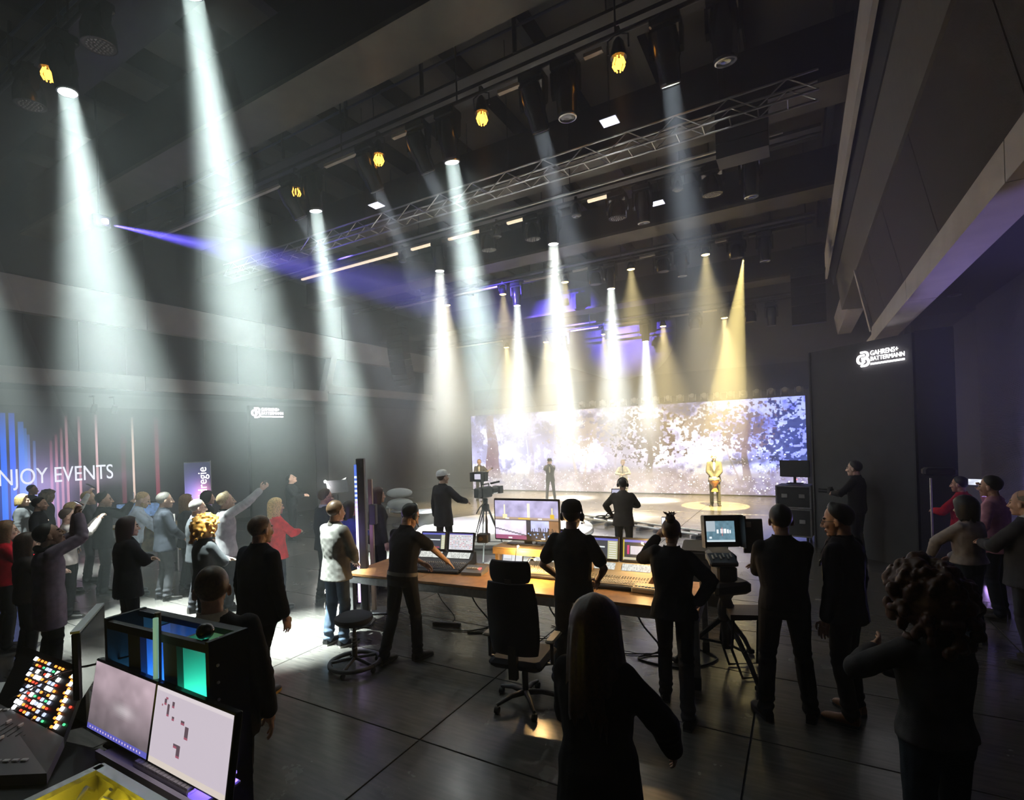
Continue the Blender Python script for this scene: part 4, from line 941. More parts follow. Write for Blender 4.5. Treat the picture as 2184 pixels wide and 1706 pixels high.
# ---------------------------------------------------------------- who stands where (top of head in the photo, height)
def HP(px, py, h, k=1.):
    p = at_z(px, py, h); return (p.x * k, p.y * k)
def FT(loc, x, y, off=0): return math.atan2(-(x - loc[0]), y - loc[1]) + math.radians(off)
STG = (-5.5, 17.)
def phone(label, P, hand=None, mid=None, rot=(0, 0, 0), size=(.075, .15), landscape=True, bright=(.75, .8, .95), strength=.55, busy=True, aim=None):
    """slab phone facing the holder; centre in world space"""
    c = Vector(mid); r = thing('smartphone', label, 'phone', c); w, h = (size[1], size[0]) if landscape else size
    d = Vector(aim if aim is not None else (P['head'] - c)).normalized(); r.rotation_euler = (d * -1).to_track_quat('Y', 'Z').to_euler()
    MB().rbox((0, 0, 0), (w, .009, h), .003).build('case', M_blackg, r)
    rng = np.random.default_rng(11); a = canvas(16, 9, bright) if landscape else canvas(9, 16, bright)
    if busy: a = a * (.55 + .6 * smooth_noise(a.shape[1], a.shape[0], 4, 3, rng))[..., None].astype(np.float32)
    o = screen('display', w * .92, h * .9, a, r, strength, 'phone_picture_%d' % int(strength * 10)); o.location = (0, -.0055, -h * .45)
    return r
def mids(P): return (P['hand'][0] + P['hand'][1]) / 2
G = 'crowd of guests on the left'
NAVY, BLACKC, CHAR, GREYC, LIGHTG = (.010, .012, .022), (.009, .009, .011), (.03, .03, .034), (.09, .092, .095), (.30, .29, .29)
JEANS = (.05, .075, .12)
# --- left crowd
l = HP(45, 1055, 1.68); person('woman with blonde bob in dark jacket with grey shoulders, before the LED wall', l, FT(l, *STG), 1.68, 1, 'f', hair='bob', hairc=(.75, .52, .22), R='down', L='hold', top='jacket', topc=GREYC, botc=BLACKC, group=G)
l = HP(8, 1112, 1.66); person('woman in red sweater with long fair hair at the left picture edge', l, FT(l, *STG), 1.66, 1, 'f', hair='long', hairc=LBROWN, top='sweater', topc=(.42, .008, .02), botc=BLACKC, L='hold', R='hold', group=G)
l = HP(100, 1112, 1.75, .97); P = person('man in lavender grey sweater tilting head back, filming with raised phone', l, FT(l, *STG, -4), 1.76, 0, hair='short', hairc=BLK, skinc=TAN, head=(0, 22, 0), R=((.06, .26, 1.80), (.35, 1, -.2)), L=((.05, .26, 1.80), (.35, 1, -.2)), hands=('grip', 'grip'), top='sweater', topc=(.22, .17, .215), hem=.62, botc=BLACKC, extras=('scarf',), group=G)
phone('smartphone raised by the man in lavender sweater', P, mid=P['pos']((0, .27, 1.93)))
l = HP(52, 1140, 1.62, 1.06); person('woman with very long brown hair and speckled dark top, left of lavender sweater', l, FT(l, *STG), 1.58, 1, 'f', hair='long', hairc=BROWN, top='blouse', topc=(.04, .03, .028), botc=BLACKC, R='hold', L='hold', group=G)
l = HP(140, 1083, 1.68); P = person('woman with brown hair tied back, hands up, behind the raised phone', l, FT(l, *STG), 1.68, 1, 'f', hair='crop', hairc=BROWN, top='blouse', topc=(.4, .35, .33), botc=BLACKC, R='phone', L='phone', hands=('grip', 'grip'), group=G)
l = HP(120, 1040, 2.0); l = HP(150, 1082, 1.64, 1.12); P = person('person hidden in the crowd holding a phone high with bright lit hand', l, FT(l, *STG), 1.62, 2, 'f', hair='midlong', hairc=BLOND, R=((.1, .3, 1.93), (.8, .2, -1)), L='down', hands=('grip', 'relaxed'), top='blouse', topc=(.7, .68, .66), botc=BLACKC, group=G)
phone('bright smartphone held highest above the left crowd', P, mid=P['hand'][0] + Vector((0, 0, .07)), landscape=False)
l = HP(185, 1048, 1.76); person('young man with blond topped dark hair, left of the black haired photographer', l, FT(l, *STG), 1.76, 1, hair='quiff', hairc=(.42, .28, .1), top='shirt', topc=CHAR, botc=BLACKC, R='front', L='front', group=G)
l = HP(217, 1050, 1.8); P = person('black haired man in dark jacket filming with a glowing phone', l, FT(l, *STG), 1.8, 1, hair='quiff', hairc=BLK, skinc=TAN, top='jacket', topc=BLACKC, botc=BLACKC, R='phone', L='phone', hands=('grip', 'grip'), group=G)
phone('glowing upright phone beside the black haired man', P, mid=mids(P) + Vector((0, 0, .06)), landscape=False, strength=.8)
l = HP(285, 1048, 1.8); person('bearded man with thinning fair hair in light blue shirt looking down', l, FT(l, *STG, -8), 1.8, 1, hair='thin', hairc=(.45, .28, .12), top='shirt', topc=(.50, .56, .68), botc=NAVY, R='desk', L='desk', head=(0, -18, 0), beard=True, lean=8, group=G)
l = HP(268, 1103, 1.68); person('woman with dark shoulder hair and black coat, arms folded', l, FT(l, *STG, -2), 1.68, 1, 'f', hair='midlong', hairc=(.03, .014, .012), top='coat', topc=BLACKC, botc=BLACKC, hem=.72, R='crossed', L='crossed', group=G)
l = HP(347, 1050, 1.8); person('grey haired man in dark suit with white hem, seen from behind', l, FT(l, *STG, 4), 1.8, 1, hair='short', hairc=GREYH, top='jacket', topc=(.03, .033, .042), botc=(.05, .05, .055), R='front', L='front', collar=(.03, .033, .042), group=G)
l = HP(395, 1055, 1.7); person('woman with long straight brown hair right of grey haired man', l, FT(l, *STG), 1.7, 1, 'f', hair='long', hairc=LBROWN, top='jacket', topc=CHAR, botc=BLACKC, group=G)
l = HP(417, 1065, 1.74); person('short grey haired man with glasses in dark jacket', l, FT(l, *STG), 1.74, 1, hair='crop', hairc=GREYH, top='jacket', topc=(.04, .042, .045), botc=CHAR, extras=('glasses',), collar=(.6, .6, .65), group=G)
l = HP(440, 1048, 1.7); person('person with black hair just under the upright banner', l, FT(l, *STG), 1.7, 2, 'f', hair='bob', hairc=BLK, top='jacket', topc=BLACKC, botc=BLACKC, group=G)
l = HP(478, 1050, 1.82); P = person('fair haired man in pale grey jacket filming with outstretched arm', l, FT(l, *STG, -6), 1.82, 1, hair='quiff', hairc=(.4, .3, .17), top='jacket', topc=(.36, .34, .35), botc=CHAR, R=((.36, .42, 1.78), (.6, .3, -1)), L='down', hands=('grip', 'relaxed'), collar=(.03, .03, .03), head=(0, 8, 0), group=G)
phone('small phone in the outstretched hand before the dark logo panel', P, mid=P['hand'][0] + Vector((-.02, .03, .05)), landscape=True, strength=.4)
l = HP(435, 1103, 1.66); person('woman with curly copper hair in black and grey jacket', l, FT(l, *STG), 1.64, 1, 'f', hair='curly', hairc=(.55, .26, .05), top='jacket', topc=(.06, .062, .065), botc=BLACKC, R='crossed', L='crossed', group=G)
l = HP(550, 1100, 1.84); person('large man with greying hair in navy jacket, walking pose with sneakers', l, FT(l, *STG, 2), 1.84, 0, hair='crop', hairc=(.14, .09, .06), top='jacket', topc=(.008, .010, .02), botc=(.006, .007, .012), girth=1.14, feet='step', belly=.4, sole=(.6, .35, .08), group=G)
l = HP(450, 1207, 1.75, .9); person('man in dark suit with balding brown crop seen from behind at the rack', l, math.radians(57), 1.82, 0, hair='thin', hairc=(.10, .05, .02), top='jacket', topc=(.014, .014, .018), botc=BLACKC, collar=(.62, .55, .42), girth=1.1, skinc=TAN, group=G)
l = HP(585, 1063, 1.7); person('woman in bright red jacket with blonde hair', l, FT(l, *STG), 1.7, 1, 'f', hair='midlong', hairc=(.75, .5, .2), top='jacket', topc=(.75, .03, .04), botc=NAVY, R='hold', L='hold', group=G)
l = HP(620, 1010, 1.78); person('man in black by the smoky wall looking up beside the music stand', l, FT(l, -10, 10), 1.78, 2, hair='crop', hairc=BLK, head=(0, 28, 0), top='sweater', topc=(.014, .016, .018), botc=BLACKC, R='hold', L='hold', group=G)
l = HP(690, 1042, 1.8); person('man with glasses in dark suit behind the grey jacket man', l, FT(l, *STG, -10), 1.8, 1, hair='short', hairc=(.06, .04, .03), top='jacket', topc=NAVY, botc=BLACKC, extras=('glasses',), collar=(.5, .48, .55))
l = HP(742, 1067, 1.66, 1.05); person('dark haired woman holding a blue folder behind the light column', l, FT(l, *STG, -15), 1.6, 1, 'f', hair='midlong', hairc=BLK, top='blouse', topc=(.05, .06, .3), botc=NAVY, R='hold', L='hold')
l = HP(712, 1068, 1.8); person('man in grey tweed jacket and faded jeans near the desk corner', l, FT(l, *STG, -4), 1.8, 0, hair='short', hairc=(.08, .045, .022), top='jacket', topc=(.30, .285, .26), botc=(.10, .135, .19), R='front', L='front', feet='stand', shoec=(.03, .03, .03), sole=(.5, .48, .42), collar=(.08, .07, .06))
l = HP(803, 1040, 1.75); person('woman with dark hair partly behind the dark column', l, FT(l, *STG, -20), 1.75, 2, 'f', hair='midlong', hairc=(.04, .02, .018), top='jacket', topc=CHAR, botc=NAVY)
# --- far silhouettes before the LED wall
for px, py, hh, hr, hc, lab in ((35, 1034, 1.78, 'short', BLK, 'dark figure farthest left against the blue light strips'), (66, 1040, 1.75, 'crop', BLK, 'dark short haired figure second from left before the blue strips'), (100, 1066, 1.6, 'curly', (.2, .15, .1), 'figure with fuzzy light brown hair behind the blonde bob'), (80, 1052, 1.7, 'short', BLK, 'dark short haired figure standing just right of the blonde bob')):
    l = HP(px, py, hh, {35: 1.13, 66: 1.10, 100: 1.2, 80: .9}[px]); person(lab, l, FT(l, *STG), hh, 2, hair=hr, hairc=hc, topc=CHAR, top='sweater', botc=BLACKC, group=G)
# --- crew at the desk
l = HP(855, 1075, 1.78, .985); P_polo = person('technician in black polo with headset bending over the left console', l, FT(l, -3.6, 9, 0), 1.80, 0, hair='crop', hairc=BLK, skinc=TAN, top='polo', topc=(.010, .010, .014), botc=(.012, .013, .018), R=((.24, .50, 1.00), (.7, -.6, .5), 1), L=((.08, .36, 1.0), (1, -.3, 0), 1), lean=9, head=(-8, -22, 0), feet='step2', extras=('headphones', 'belt'), girth=1.08, hands=('open', 'relaxed'))
l = HP(1217, 1062, 1.82, .895); person('technician in black polo and cap with big headphones at desk centre', l, FT(l, -2.6, 12), 1.85, 0, hair='crop', hairc=BLK, skinc=TAN, top='polo', topc=(.010, .010, .013), botc=(.014, .016, .024), R=((.20, .14, 1.0), (1, -1, 0)), L=((.20, .16, .98), (1, -1, 0)), feet='wide', extras=('cap', 'headphones'), girth=1.06, hem=.84)
l = HP(1430, 1090, 1.72, .91); P = person('woman with messy bun in dark blazer photographing the stage with phone', l, FT(l, -2.2, 14), 1.72, 0, 'f', hair='bun', hairc=(.09, .04, .02), skinc=TAN, top='jacket', topc=(.009, .009, .012), botc=(.008, .008, .012), hem=.84, R='hip', L=((.17, .34, 1.50), (.9, .1, -1)), hands=('relaxed', 'grip'), feet='step', extras=())
phone('tall phone held up by the woman with messy bun', P, mid=P['hand'][1] + Vector((.03, .03, .06)), landscape=False, strength=.6, aim=(.3, -1, .1))
l = HP(1265, 1285, 1.7, 1.02); person('woman with long dark straight hair in black, nearest at bottom centre', l, FT(l, -1.6, 12), 1.68, 0, 'f', hair='longwide', hairc=(.05, .022, .011), top='coat', topc=(.007, .007, .008), botc=BLACKC, hem=.7, R=((.34, .18, .98), (1, -.7, 0)), L='front')
l = HP(1665, 1075, 1.82, .95); person('man in black shirt with folded arms beside the camera pedestal', l, FT(l, -2.2, 14), 1.85, 0, hair='crop', hairc=BLK, skinc=TAN, top='shirt', topc=(.010, .010, .012), botc=(.012, .012, .015), R='crossed', L='crossed', feet='wide', girth=1.1, hem=.9)
l = HP(1795, 1068, 1.83, .94); person('man with glasses, dark quiff and name badge in dark blazer', l, FT(l, -6, 8.5), 1.84, 0, hair='quiff', hairc=BLK, skinc=TAN, top='jacket', topc=(.012, .012, .017), botc=(.010, .010, .014), shirt=(.06, .045, .045), head=(12, -8, 0), extras=('glasses', 'badge', 'lanyard'), shoec=(.16, .07, .03), feet='stand')
l = HP(1825, 978, 1.8, .83); P = person('photographer in black shirt standing before the dark folding wall', l, FT(l, -7, 15), 1.88, 1, hair='short', hairc=BLK, top='shirt', topc=(.010, .010, .012), botc=BLACKC, R='hold', L='hold', hands=('grip', 'grip'))
pc = P['pos']((0, .42, 1.2)); r = thing('photo_camera', 'black photo camera with long lens held before the folding wall', 'camera', pc, P['face'])
MB().rbox((0, 0, 0), (.14, .07, .10), .01).box((0, 0, .065), (.06, .06, .035)).build('body', M_black, r); MB().lathe([(.036, .03), (.04, .08), (.036, .15), (.042, .2), (.03, .2)], axis=(0, 1, 0)).build('lens', M_blackg, r, 40)
l = HP(1985, 1225, 1.72, .98); person('woman with voluminous dark curls in grey top at bottom right', l, FT(l, -5, 12), 1.72, 0, 'f', hair='bigcurl', hairc=(.075, .028, .012), skinc=TAN, top='blouse', topc=(.075, .07, .072), botc=(.022, .03, .04), R='crossed', L=((.16, .22, 1.30), (1, .2, -.5)), hem=.92)
# --- right side guests
G2 = 'guests on the right under the balcony'
l = HP(2050, 1015, 1.7); person('woman in red jacket drinking, farthest under the balcony', l, FT(l, -6, 16), 1.7, 1, 'f', hair='crop', hairc=BLK, skinc=TAN, top='jacket', topc=(.45, .012, .025), botc=BLACKC, R='down', L='hold', group=G2)
l = HP(2062, 1045, 1.66, .90); person('woman in black head scarf and pale grey cropped jacket', l, FT(l, -6, 16), 1.66, 1, 'f', hair='scarf', hairc=(.008, .008, .012), skinc=TAN, top='jacket', topc=(.30, .27, .26), botc=(.02, .03, .05), R='front', L=((.2, .3, 1.0), (1, .3, 0)), hem=.97, group=G2)
l = HP(2118, 1018, 1.8, 1.0); P = person('man in pink shirt with black hair filming with a phone', l, FT(l, -6, 14), 1.82, 1, hair='short', hairc=BLK, skinc=TAN, top='shirt', topc=(.52, .26, .32), botc=NAVY, R=((.20, .17, 1.56), (.9, .1, -1)), L=((.3, .1, .95), (1, -.6, 0)), hands=('grip', 'relaxed'), girth=1.15, hem=.82, group=G2)
phone('bright landscape phone held up by the man in pink shirt', P, mid=P['hand'][0] + Vector((-.06, -.02, .03)), strength=.5, aim=(-.35, -1, .15), size=(.085, .17))
l = HP(2190, 1045, 1.8); person('man in grey suit with hands raised at the right picture edge', l, FT(l, -6, 14), 1.8, 1, hair='bald', hairc=GREYH, top='jacket', topc=(.045, .047, .056), botc=(.03, .032, .045), R='hold', L='hold', collar=(.6, .6, .65), belly=.5, girth=1.1, group=G2)
# --- stage: performers and camera crew
l = HP(942, 998, 1.8, .80); P_cam = person('camera operator in long black coat and white cap at the tripod', l, FT(l, -5, 18), 1.88, 1, hair='crop', hairc=BROWN, top='coat', topc=(.018, .018, .022), botc=(.016, .018, .02), hem=.68, R=((.30, .34, 1.13), (.8, -.6, -.4)), L='down', extras=('whitecap',), head=(-10, 6, 0), feet='wide')
l = HP(1327, 1027, 1.8, 1.27); P_st = person('stabiliser operator in dark blazer with camera and wheel', l, FT(l, -4.8, 18), 1.68, 1, hair='crop', hairc=BLK, skinc=DARKS, top='jacket', topc=(.07, .06, .055), botc=(.03, .04, .05), R='hold', L=((.28, .25, 1.0), (1, -.5, 0)), lean=5, girth=1.08, extras=('headphones',))
GP = 'performers on the stage'
l = HP(1022, 982, 1.8, 1.22); P_gt = person('guitarist in tuxedo at the left end of the video wall', l, FT(l, -3, 0), 1.70, 1, hair='short', hairc=LBROWN, topc=(.05, .045, .04), shirt=(.8, .78, .7), tie='bow', botc=(.04, .04, .04), R='front', L=((.26, .3, 1.2), (1, 0, -1)), feet='stand', group=GP)
l = HP(1172, 978, 1.8, 1.2); P_ht = person('performer in dark suit and hat playing a small instrument at his mouth', l, FT(l, -2, 0), 1.64, 1, hair='short', hairc=BLK, topc=(.035, .035, .045), shirt=(.5, .48, .45), botc=(.035, .035, .045), R='face', L='face', hands=('grip', 'grip'), extras=('hat',), feet='wide', group=GP)
l = HP(1328, 980, 1.72, 1.15); P_sg = person('singer in white outfit at the microphone stand', l, FT(l, -1, 0), 1.61, 1, 'f', hair='crop', hairc=(.5, .38, .2), top='blouse', topc=(.72, .68, .6), botc=(.7, .66, .58), R='hold', L='hold', hem=.7, group=GP)
P_dr = person('bald performer in tuxedo with bow tie holding a hand drum', (drum_xy.x, drum_xy.y), FT(drum_xy, -.6, 0), 1.80, 1, hair=None, topc=(.05, .05, .045), shirt=(.85, .83, .78), tie='bow', botc=(.045, .045, .04), R='front', L='front', feet='stand', group=GP)
finish_people()
# ================================================================ furniture and gear
M_wood = mat('orange_brown_wood', (.40, .20, .07), .4, noise=.25, nscale=9)
M_wood2 = mat('honey_wood', (.42, .28, .12), .45, noise=.25, nscale=9)
M_fabric = mat('black_mesh_fabric', (.010, .011, .02), .8, bump=.3, bscale=400)
M_warmlamp = mat('warm_bulb', (1, .8, .5), emit=(1, .78, .42), strength=16)
M_cable = mat('black_cable', (.012, .012, .013), .5)
DR = math.radians(3.7); D0 = Vector((-5.35, 4.86, 0)); ex = Vector((math.cos(DR), math.sin(DR), 0)); ey = Vector((-math.sin(DR), math.cos(DR), 0))
DW = lambda x, y, z=0: D0 + ex * x + ey * y + Vector((0, 0, z))
def desk(label, x0, x1, d=1.02, h=.78):
    r = thing('control_desk', label, 'desk', DW(x0, 0), DR); w = x1 - x0
    for k in range(2): MB().rbox((w * (k + .5) / 2, d / 2, h - .017), (w / 2 - .004, d, .034), .004).build('worktop_board', M_wood, r)
    for y in (.03, d - .03): MB().box((w / 2, y, h - .085), (w - .02, .05, .09)).build('rail', M_steel, r)
    for x in (.03, w - .03): MB().box((x, d / 2, h - .085), (.05, d - .06, .09)).build('rail', M_steel, r)
    for x in (.04, w - .04):
        for y in (.05, d - .05): l_ = MB().box((x, y, (h - .12) / 2 + .05), (.06, .06, h - .22)).build('leg', M_steel, r); MB().box((x, y, .06), (.07, .07, .12)).build('foot', M_black, l_)
desk('left half of the long wooden control desk with steel frame', 0, 2.21); desk('right half of the long wooden control desk with steel frame', 2.23, 4.46)
# --- pictures
rng0 = np.random.default_rng(21)
def pic_grid(W=44, H=28, bg=(.7, .7, .72), cell=((.5, .05, .1), (.1, .1, .12), (.35, .3, .5))):
    a = canvas(W, H, bg)
    for j in range(2, H - 2, 3):
        for i in range(2, W - 2, 3):
            if rng0.random() < .75: a[j:j + 1, i:i + 2] = cell[rng0.integers(len(cell))]
    a[H - 2:] = (.12, .1, .4); return a
def pic_plot(W=44, H=28):
    a = canvas(W, H, (.05, .055, .07)); a[:, W - 7:] = (.5, .5, .3); a[H - 3:] = (.12, .13, .5); a[int(H * .55):int(H * .55) + 2, 3:W - 9] = (.7, .75, .75); a[2:4, 3:W - 10] = (.35, .06, .1)
    for j in range(1, H - 3, 3): a[j, W - 6:W - 1] = (.8, .8, .8)
    return a
def pic_mixer(W=52, H=34):
    a = canvas(W, H, (.035, .04, .05)); a[:, W - 8:] = (.55, .55, .45); a[H - 4:] = (.2, .18, .6); a[:, :2] = (.6, .5, .05); a[1:5] = (.55, .5, .35)
    a[int(H * .3):int(H * .75), 7:11] = (.6, .05, .18); a[int(H * .3):int(H * .75), W - 15:W - 12] = (.6, .05, .18); a[int(H * .3):int(H * .72), 13:W - 17] = (.5, .4, .5)
    for i in range(13, W - 17, 2): a[int(H * .3):int(H * .72), i] = (.85, .85, .85)
    for j in range(6, H - 4, 3): a[j, W - 7:W - 1] = (.85, .85, .85)
    return a
def pic_split(W=96, H=56):
    rng = np.random.default_rng(5); a = canvas(W, H, (.5, .46, .7)); n = fbm(W, H, 10, 6, rng, 4)[..., None].astype(np.float32)
    a = a * (.5 + n); h2, w2 = H // 2, W // 2
    a[:h2, :w2] = np.array((.62, .55, .72)) * (.6 + .9 * n[:h2, :w2]) + np.linspace(0, .35, h2)[:, None, None]
    a[:6, :w2] = (.35, .1, .2); 
    for i in range(w2): a[max(0, 14 - i // 5):16 - i // 5 if 16 - i // 5 > 0 else 1, i] *= .25
    a[:h2, w2:] = np.array((.35, .4, .75)) * (.5 + n[:h2, w2:]) + np.linspace(0, .3, h2)[:, None, None]; a[:12, w2:] = (.015, .02, .04); a[:h2, w2:w2 + 7] *= .08; a[:h2, W - 14:] = np.array((.3, .16, .08)) * (.6 + n[:h2, W - 14:])
    for k in range(26): x = rng.integers(w2 + 4, W - 4); a[8:8 + rng.integers(4, 11), x:x + 1] = (.01, .015, .03)
    for k in range(14): x = rng.integers(w2, W - 3); y = rng.integers(0, 9); a[y:y + 2, x:x + 2] = (.25, .45, .9)
    a[h2:h2 + 4] = (.5, .38, .3); a[h2 + 4:h2 + 22, 14:16] = (1, .95, .7); a[h2 + 2:h2 + 8, 12:19] = (.95, .85, .5)
    a[h2 + 4:h2 + 24, w2 + 2:w2 + 6] = (1, .95, .75); a[h2 + 3:h2 + 18, W - 10:W - 8] = (.9, .8, .5); a[h2 + 3:h2 + 9, W - 12:W - 6] = (.75, .5, .05); a[h2 + 1:h2 + 3, w2 - 12:w2 + 6] = (.8, .55, .1)
    a[h2 - 1:h2 + 1] *= .4; a[h2 + 1:h2 + 3, 16:22] = .9; a[h2 + 1:h2 + 3, 66:72] = .9; a[1:3, 20:26] = .9; a[1:3, 70:76] = .9
    return a.astype(np.float32)
def pic_laptop(W=48, H=32):
    a = canvas(W, H, (.75, .77, .8)); a[:, :7] = (.12, .12, .14); a[H - 4:H - 2] = (.05, .05, .06); a[H - 7:H - 4] = (.7, .06, .06); a[:2] = (.03, .06, .16); a[:, 25:26] = (.3, .3, .3)
    for j in range(5, 17, 3):
        for i in range(9, 24, 2): a[j:j + 2, i] = (.15, .16, .18)
    return a
def pic_stage(W=44, H=32):
    rng = np.random.default_rng(8); n = fbm(W, H, 8, 6, rng, 3)[..., None].astype(np.float32); a = canvas(W, H, (.12, .22, .28)) * (.6 + .9 * n)
    a[int(H * .5):, :14] = (.38, .45, .5); 
    for i, (x, s) in enumerate(((16, 3), (22, 4), (27, 4), (32, 3), (36, 2))): a[13:13 + s + 3, x:x + s] = (.85, .9, .95)
    a[9:22, 24:25] = (.6, .2, .2); a[:3] = (.5, .6, .65); a[5:8, 4:8] = (.7, .8, .85)
    return a.astype(np.float32)
# --- lighting consoles
def console(label, c, rz, w, d, pics, tint, sh=.30, bright=.9, knobs=True):
    r = thing('mixing_console', label, 'console', c, rz)
    MB().loft([[(x, -d / 2, 0), (x, -d / 2, .05), (x, d * .2, .085), (x, d * .42, .16), (x, d / 2, .16), (x, d / 2, 0)] for x in (-w / 2, w / 2)]).build('body', mat('console_grey_' + str(round(tint[0] * 100)), tint, .45), r)
    n = len(pics)
    for k in range(n):
        x = -w / 2 + w * (k + .5) / n; sc_w = w / n * .93
        s = thing('tmp', '', 'x', (0, 0, 0)); bpy.data.objects.remove(s)
        fr = MB().rbox((0, .012, sh / 2), (sc_w, .03, sh), .006).build('screen_housing', M_black, r, loc=(x, d * .40, .165)); fr.rotation_euler = (-.22, 0, 0)
        o = screen('display', sc_w * .9, sh * .82, pics[k], fr, bright * .45, 'console_picture'); o.location = (0, -.0045, sh * .09)
        o2 = screen('touch_strip', sc_w * .86, .10, canvas(24, 5, (.6, .62, .58)) * (.7 + .6 * rng0.random((5, 24, 1))).astype(np.float32), r, .45, 'console_picture'); o2.location = (x, d * .21, .094); o2.rotation_euler = (math.radians(-50), 0, 0)
    mk = MB(); mf = MB(); nb = int(w / .032)
    for i in range(nb):
        for j in range(5):
            x = -w / 2 + .03 + i * (w - .06) / (nb - 1); y = -d * .42 + j * .042; z = .053 + (y + d / 2) * .05
            if j in (3, 4): mk.lathe([(.009, 0), (.008, .016), (.002, .017)], (x, y + .03, z), 6)
            elif j == 2: mf.box((x, y, z + .004), (.011, .02, .012))
            else: mf.box((x, y, z + .002), (.018, .018, .008))
    mk.build('knobs', M_alu, r, 40)['kind'] = 'stuff'; mf.build('keys', M_white if knobs else M_grey, r)['kind'] = 'stuff'
    MB().rbox((0, -d / 2 - .03, .025), (w, .07, .04), .012).build('wrist_rest', M_black, r)
    return r
zt = .782
p = at_z(938, 1208, zt); console('dark lighting console with two upright screens, by the bending technician', (p.x, p.y, zt), DR + .12, .86, .56, [pic_plot(), pic_grid()], (.02, .02, .023), .27, 1.0, False)
p = at_z(1155, 1222, zt); console('silver audio mixing console in desk centre with channel list screen', (p.x + .05, p.y + .1, zt), DR, .62, .6, [pic_grid(40, 34, (.42, .42, .42), ((.05, .05, .05), (.1, .1, .1), (.3, .08, .1)))], (.30, .27, .22), .34, 1.0)
p = at_z(1312, 1238, zt); console('silver lighting console with wide screen of coloured faders, right of centre', (p.x, p.y, zt), DR - .02, .86, .62, [pic_plot(20, 28), pic_mixer()], (.28, .25, .2), .30, 1.0)
p = at_z(1385, 1262, zt); r = thing('fader_box', 'small pale controller box with blue keys at right desk end', 'controller', (p.x, p.y, zt), DR - .1)
MB().rbox((0, 0, .03), (.34, .22, .06), .012).build('body', mat('pale_beige_plastic', (.5, .43, .3), .5), r)
for k in range(8): MB().rbox((-.13 + .037 * k, -.05, .063), (.028, .03, .01), .003).build('key', mat('blue_key' if k % 2 else 'dark_key', (.1, .25, .4) if k % 2 else (.05, .05, .06), .4), r)
p = at_z(1013, 1222, zt); r = thing('control_box', 'small grey control box with red lamp beside the dark console', 'controller', (p.x, p.y, zt), DR + .1)
MB().loft([[(x, -.12, 0), (x, -.12, .035), (x, .1, .08), (x, .1, 0)] for x in (-.14, .14)]).build('body', M_grey, r)
for k in range(6): MB().box((-.10 + .035 * k, 0, .062), (.024, .05, .012)).build('button', M_beige if k < 5 else mat('red_lamp', (.8, .05, .05), emit=(1, .05, .05), strength=2), r)
# laptop
p = at_z(1082, 1218, zt); r = thing('laptop', 'open laptop with red barred window between console and chair', 'laptop', (p.x, p.y, zt), DR + .08)
MB().rbox((0, 0, .009), (.34, .24, .018), .006).build('base', M_alu, r); mk = MB()
for i in range(12):
    for j in range(4): mk.box((-.14 + .0255 * i, -.01 + .03 * j, .0195), (.02, .022, .003))
mk.build('keyboard', M_black, r)['kind'] = 'stuff'
ld = MB().rbox((0, .004, .115), (.34, .01, .23), .004).build('lid', M_dark, r, loc=(0, .12, .018)); ld.rotation_euler = (-.25, 0, 0)
o = screen('display', .315, .20, pic_laptop(), ld, .45, 'console_picture'); o.location = (0, -.003, .015)
# riser shelf with the four-way monitor
mp = at_y(1122, 1152, 6.0)
r = thing('monitor_shelf', 'low wooden shelf bridging the desk under the large monitor', 'shelf', DW(1.95, .72, zt), DR)
MB().rbox((.55, .2, .29), (1.35, .34, .035), .004).build('board', M_wood2, r); MB().box((.55, .02, .255), (1.33, .02, .07)).build('front_strip', M_wood2, r)
for x in (-.08, 1.18): MB().box((x, .2, .136), (.04, .3, .27)).build('side_panel', M_wood2, r)
r = thing('monitor', 'large monitor split into four stage views on the shelf', 'monitor', (mp.x, 6.02, zt + .31), DR + .02)
MB().rbox((0, 0, .012), (.5, .22, .02), .008).box((0, .05, .06), (.1, .04, .12)).build('stand', M_blackg, r)
b = MB().rbox((0, .02, .30), (.95, .04, .565), .008).build('housing', M_blackg, r, loc=(0, 0, .02)); o = screen('display', .915, .52, pic_split(), b, .45, 'console_picture'); o.location = (0, -.0025, .037)
r = thing('intercom_radio', 'black intercom speaker box with antenna left of the large monitor', 'radio', (mp.x - .62, 5.92, zt + .31), DR + .2)
MB().rbox((0, 0, .06), (.16, .14, .12), .01).build('body', M_black, r); MB().lathe([(.03, 0), (.03, .01), (.01, .012)], (-.02, -.07, .06), axis=(0, -1, 0)).build('speaker_cone', M_brass, r); MB().tube([(.05, .02, .12), (.05, .02, .3), (.045, .02, .36)], [.012, .012, .008]).build('antenna', M_rubber, r, 40)
# gooseneck lamps
def gooseneck(label, bx, by, bz, tip, power):
    t = Vector(tip); b = Vector((bx, by, bz)); r = thing('gooseneck_lamp', label, 'lamp', b); q = t - b; mid = q * .5 + Vector((0, 0, .12))
    MB().tube([(0, 0, 0), (0, 0, .08), tuple(mid), tuple(q)], .005, 6).build('neck', M_black, r, 60); MB().lathe([(.02, 0), (.02, .015), (.006, .02)]).build('foot', M_black, r)
    MB().ell(tuple(q - Vector((0, 0, .012))), (.014, .014, .012)).build('bulb', M_warmlamp, r, 180); lamp('lamp_light', 'POINT', t - Vector((0, 0, .03)), power, (1, .62, .24), None, .015)
gooseneck('gooseneck lamp glowing below the left half of the large monitor', *DW(2.2, .62, zt), at_d(1105, 1163, 6.45), 9)
gooseneck('gooseneck lamp glowing over the silver audio console', *DW(2.36, .55, zt), at_d(1141, 1191, 6.05), 11)
gooseneck('gooseneck lamp glowing at right beside the bun woman', *DW(3.95, .75, zt), at_d(1370, 1156, 6.0), 9)
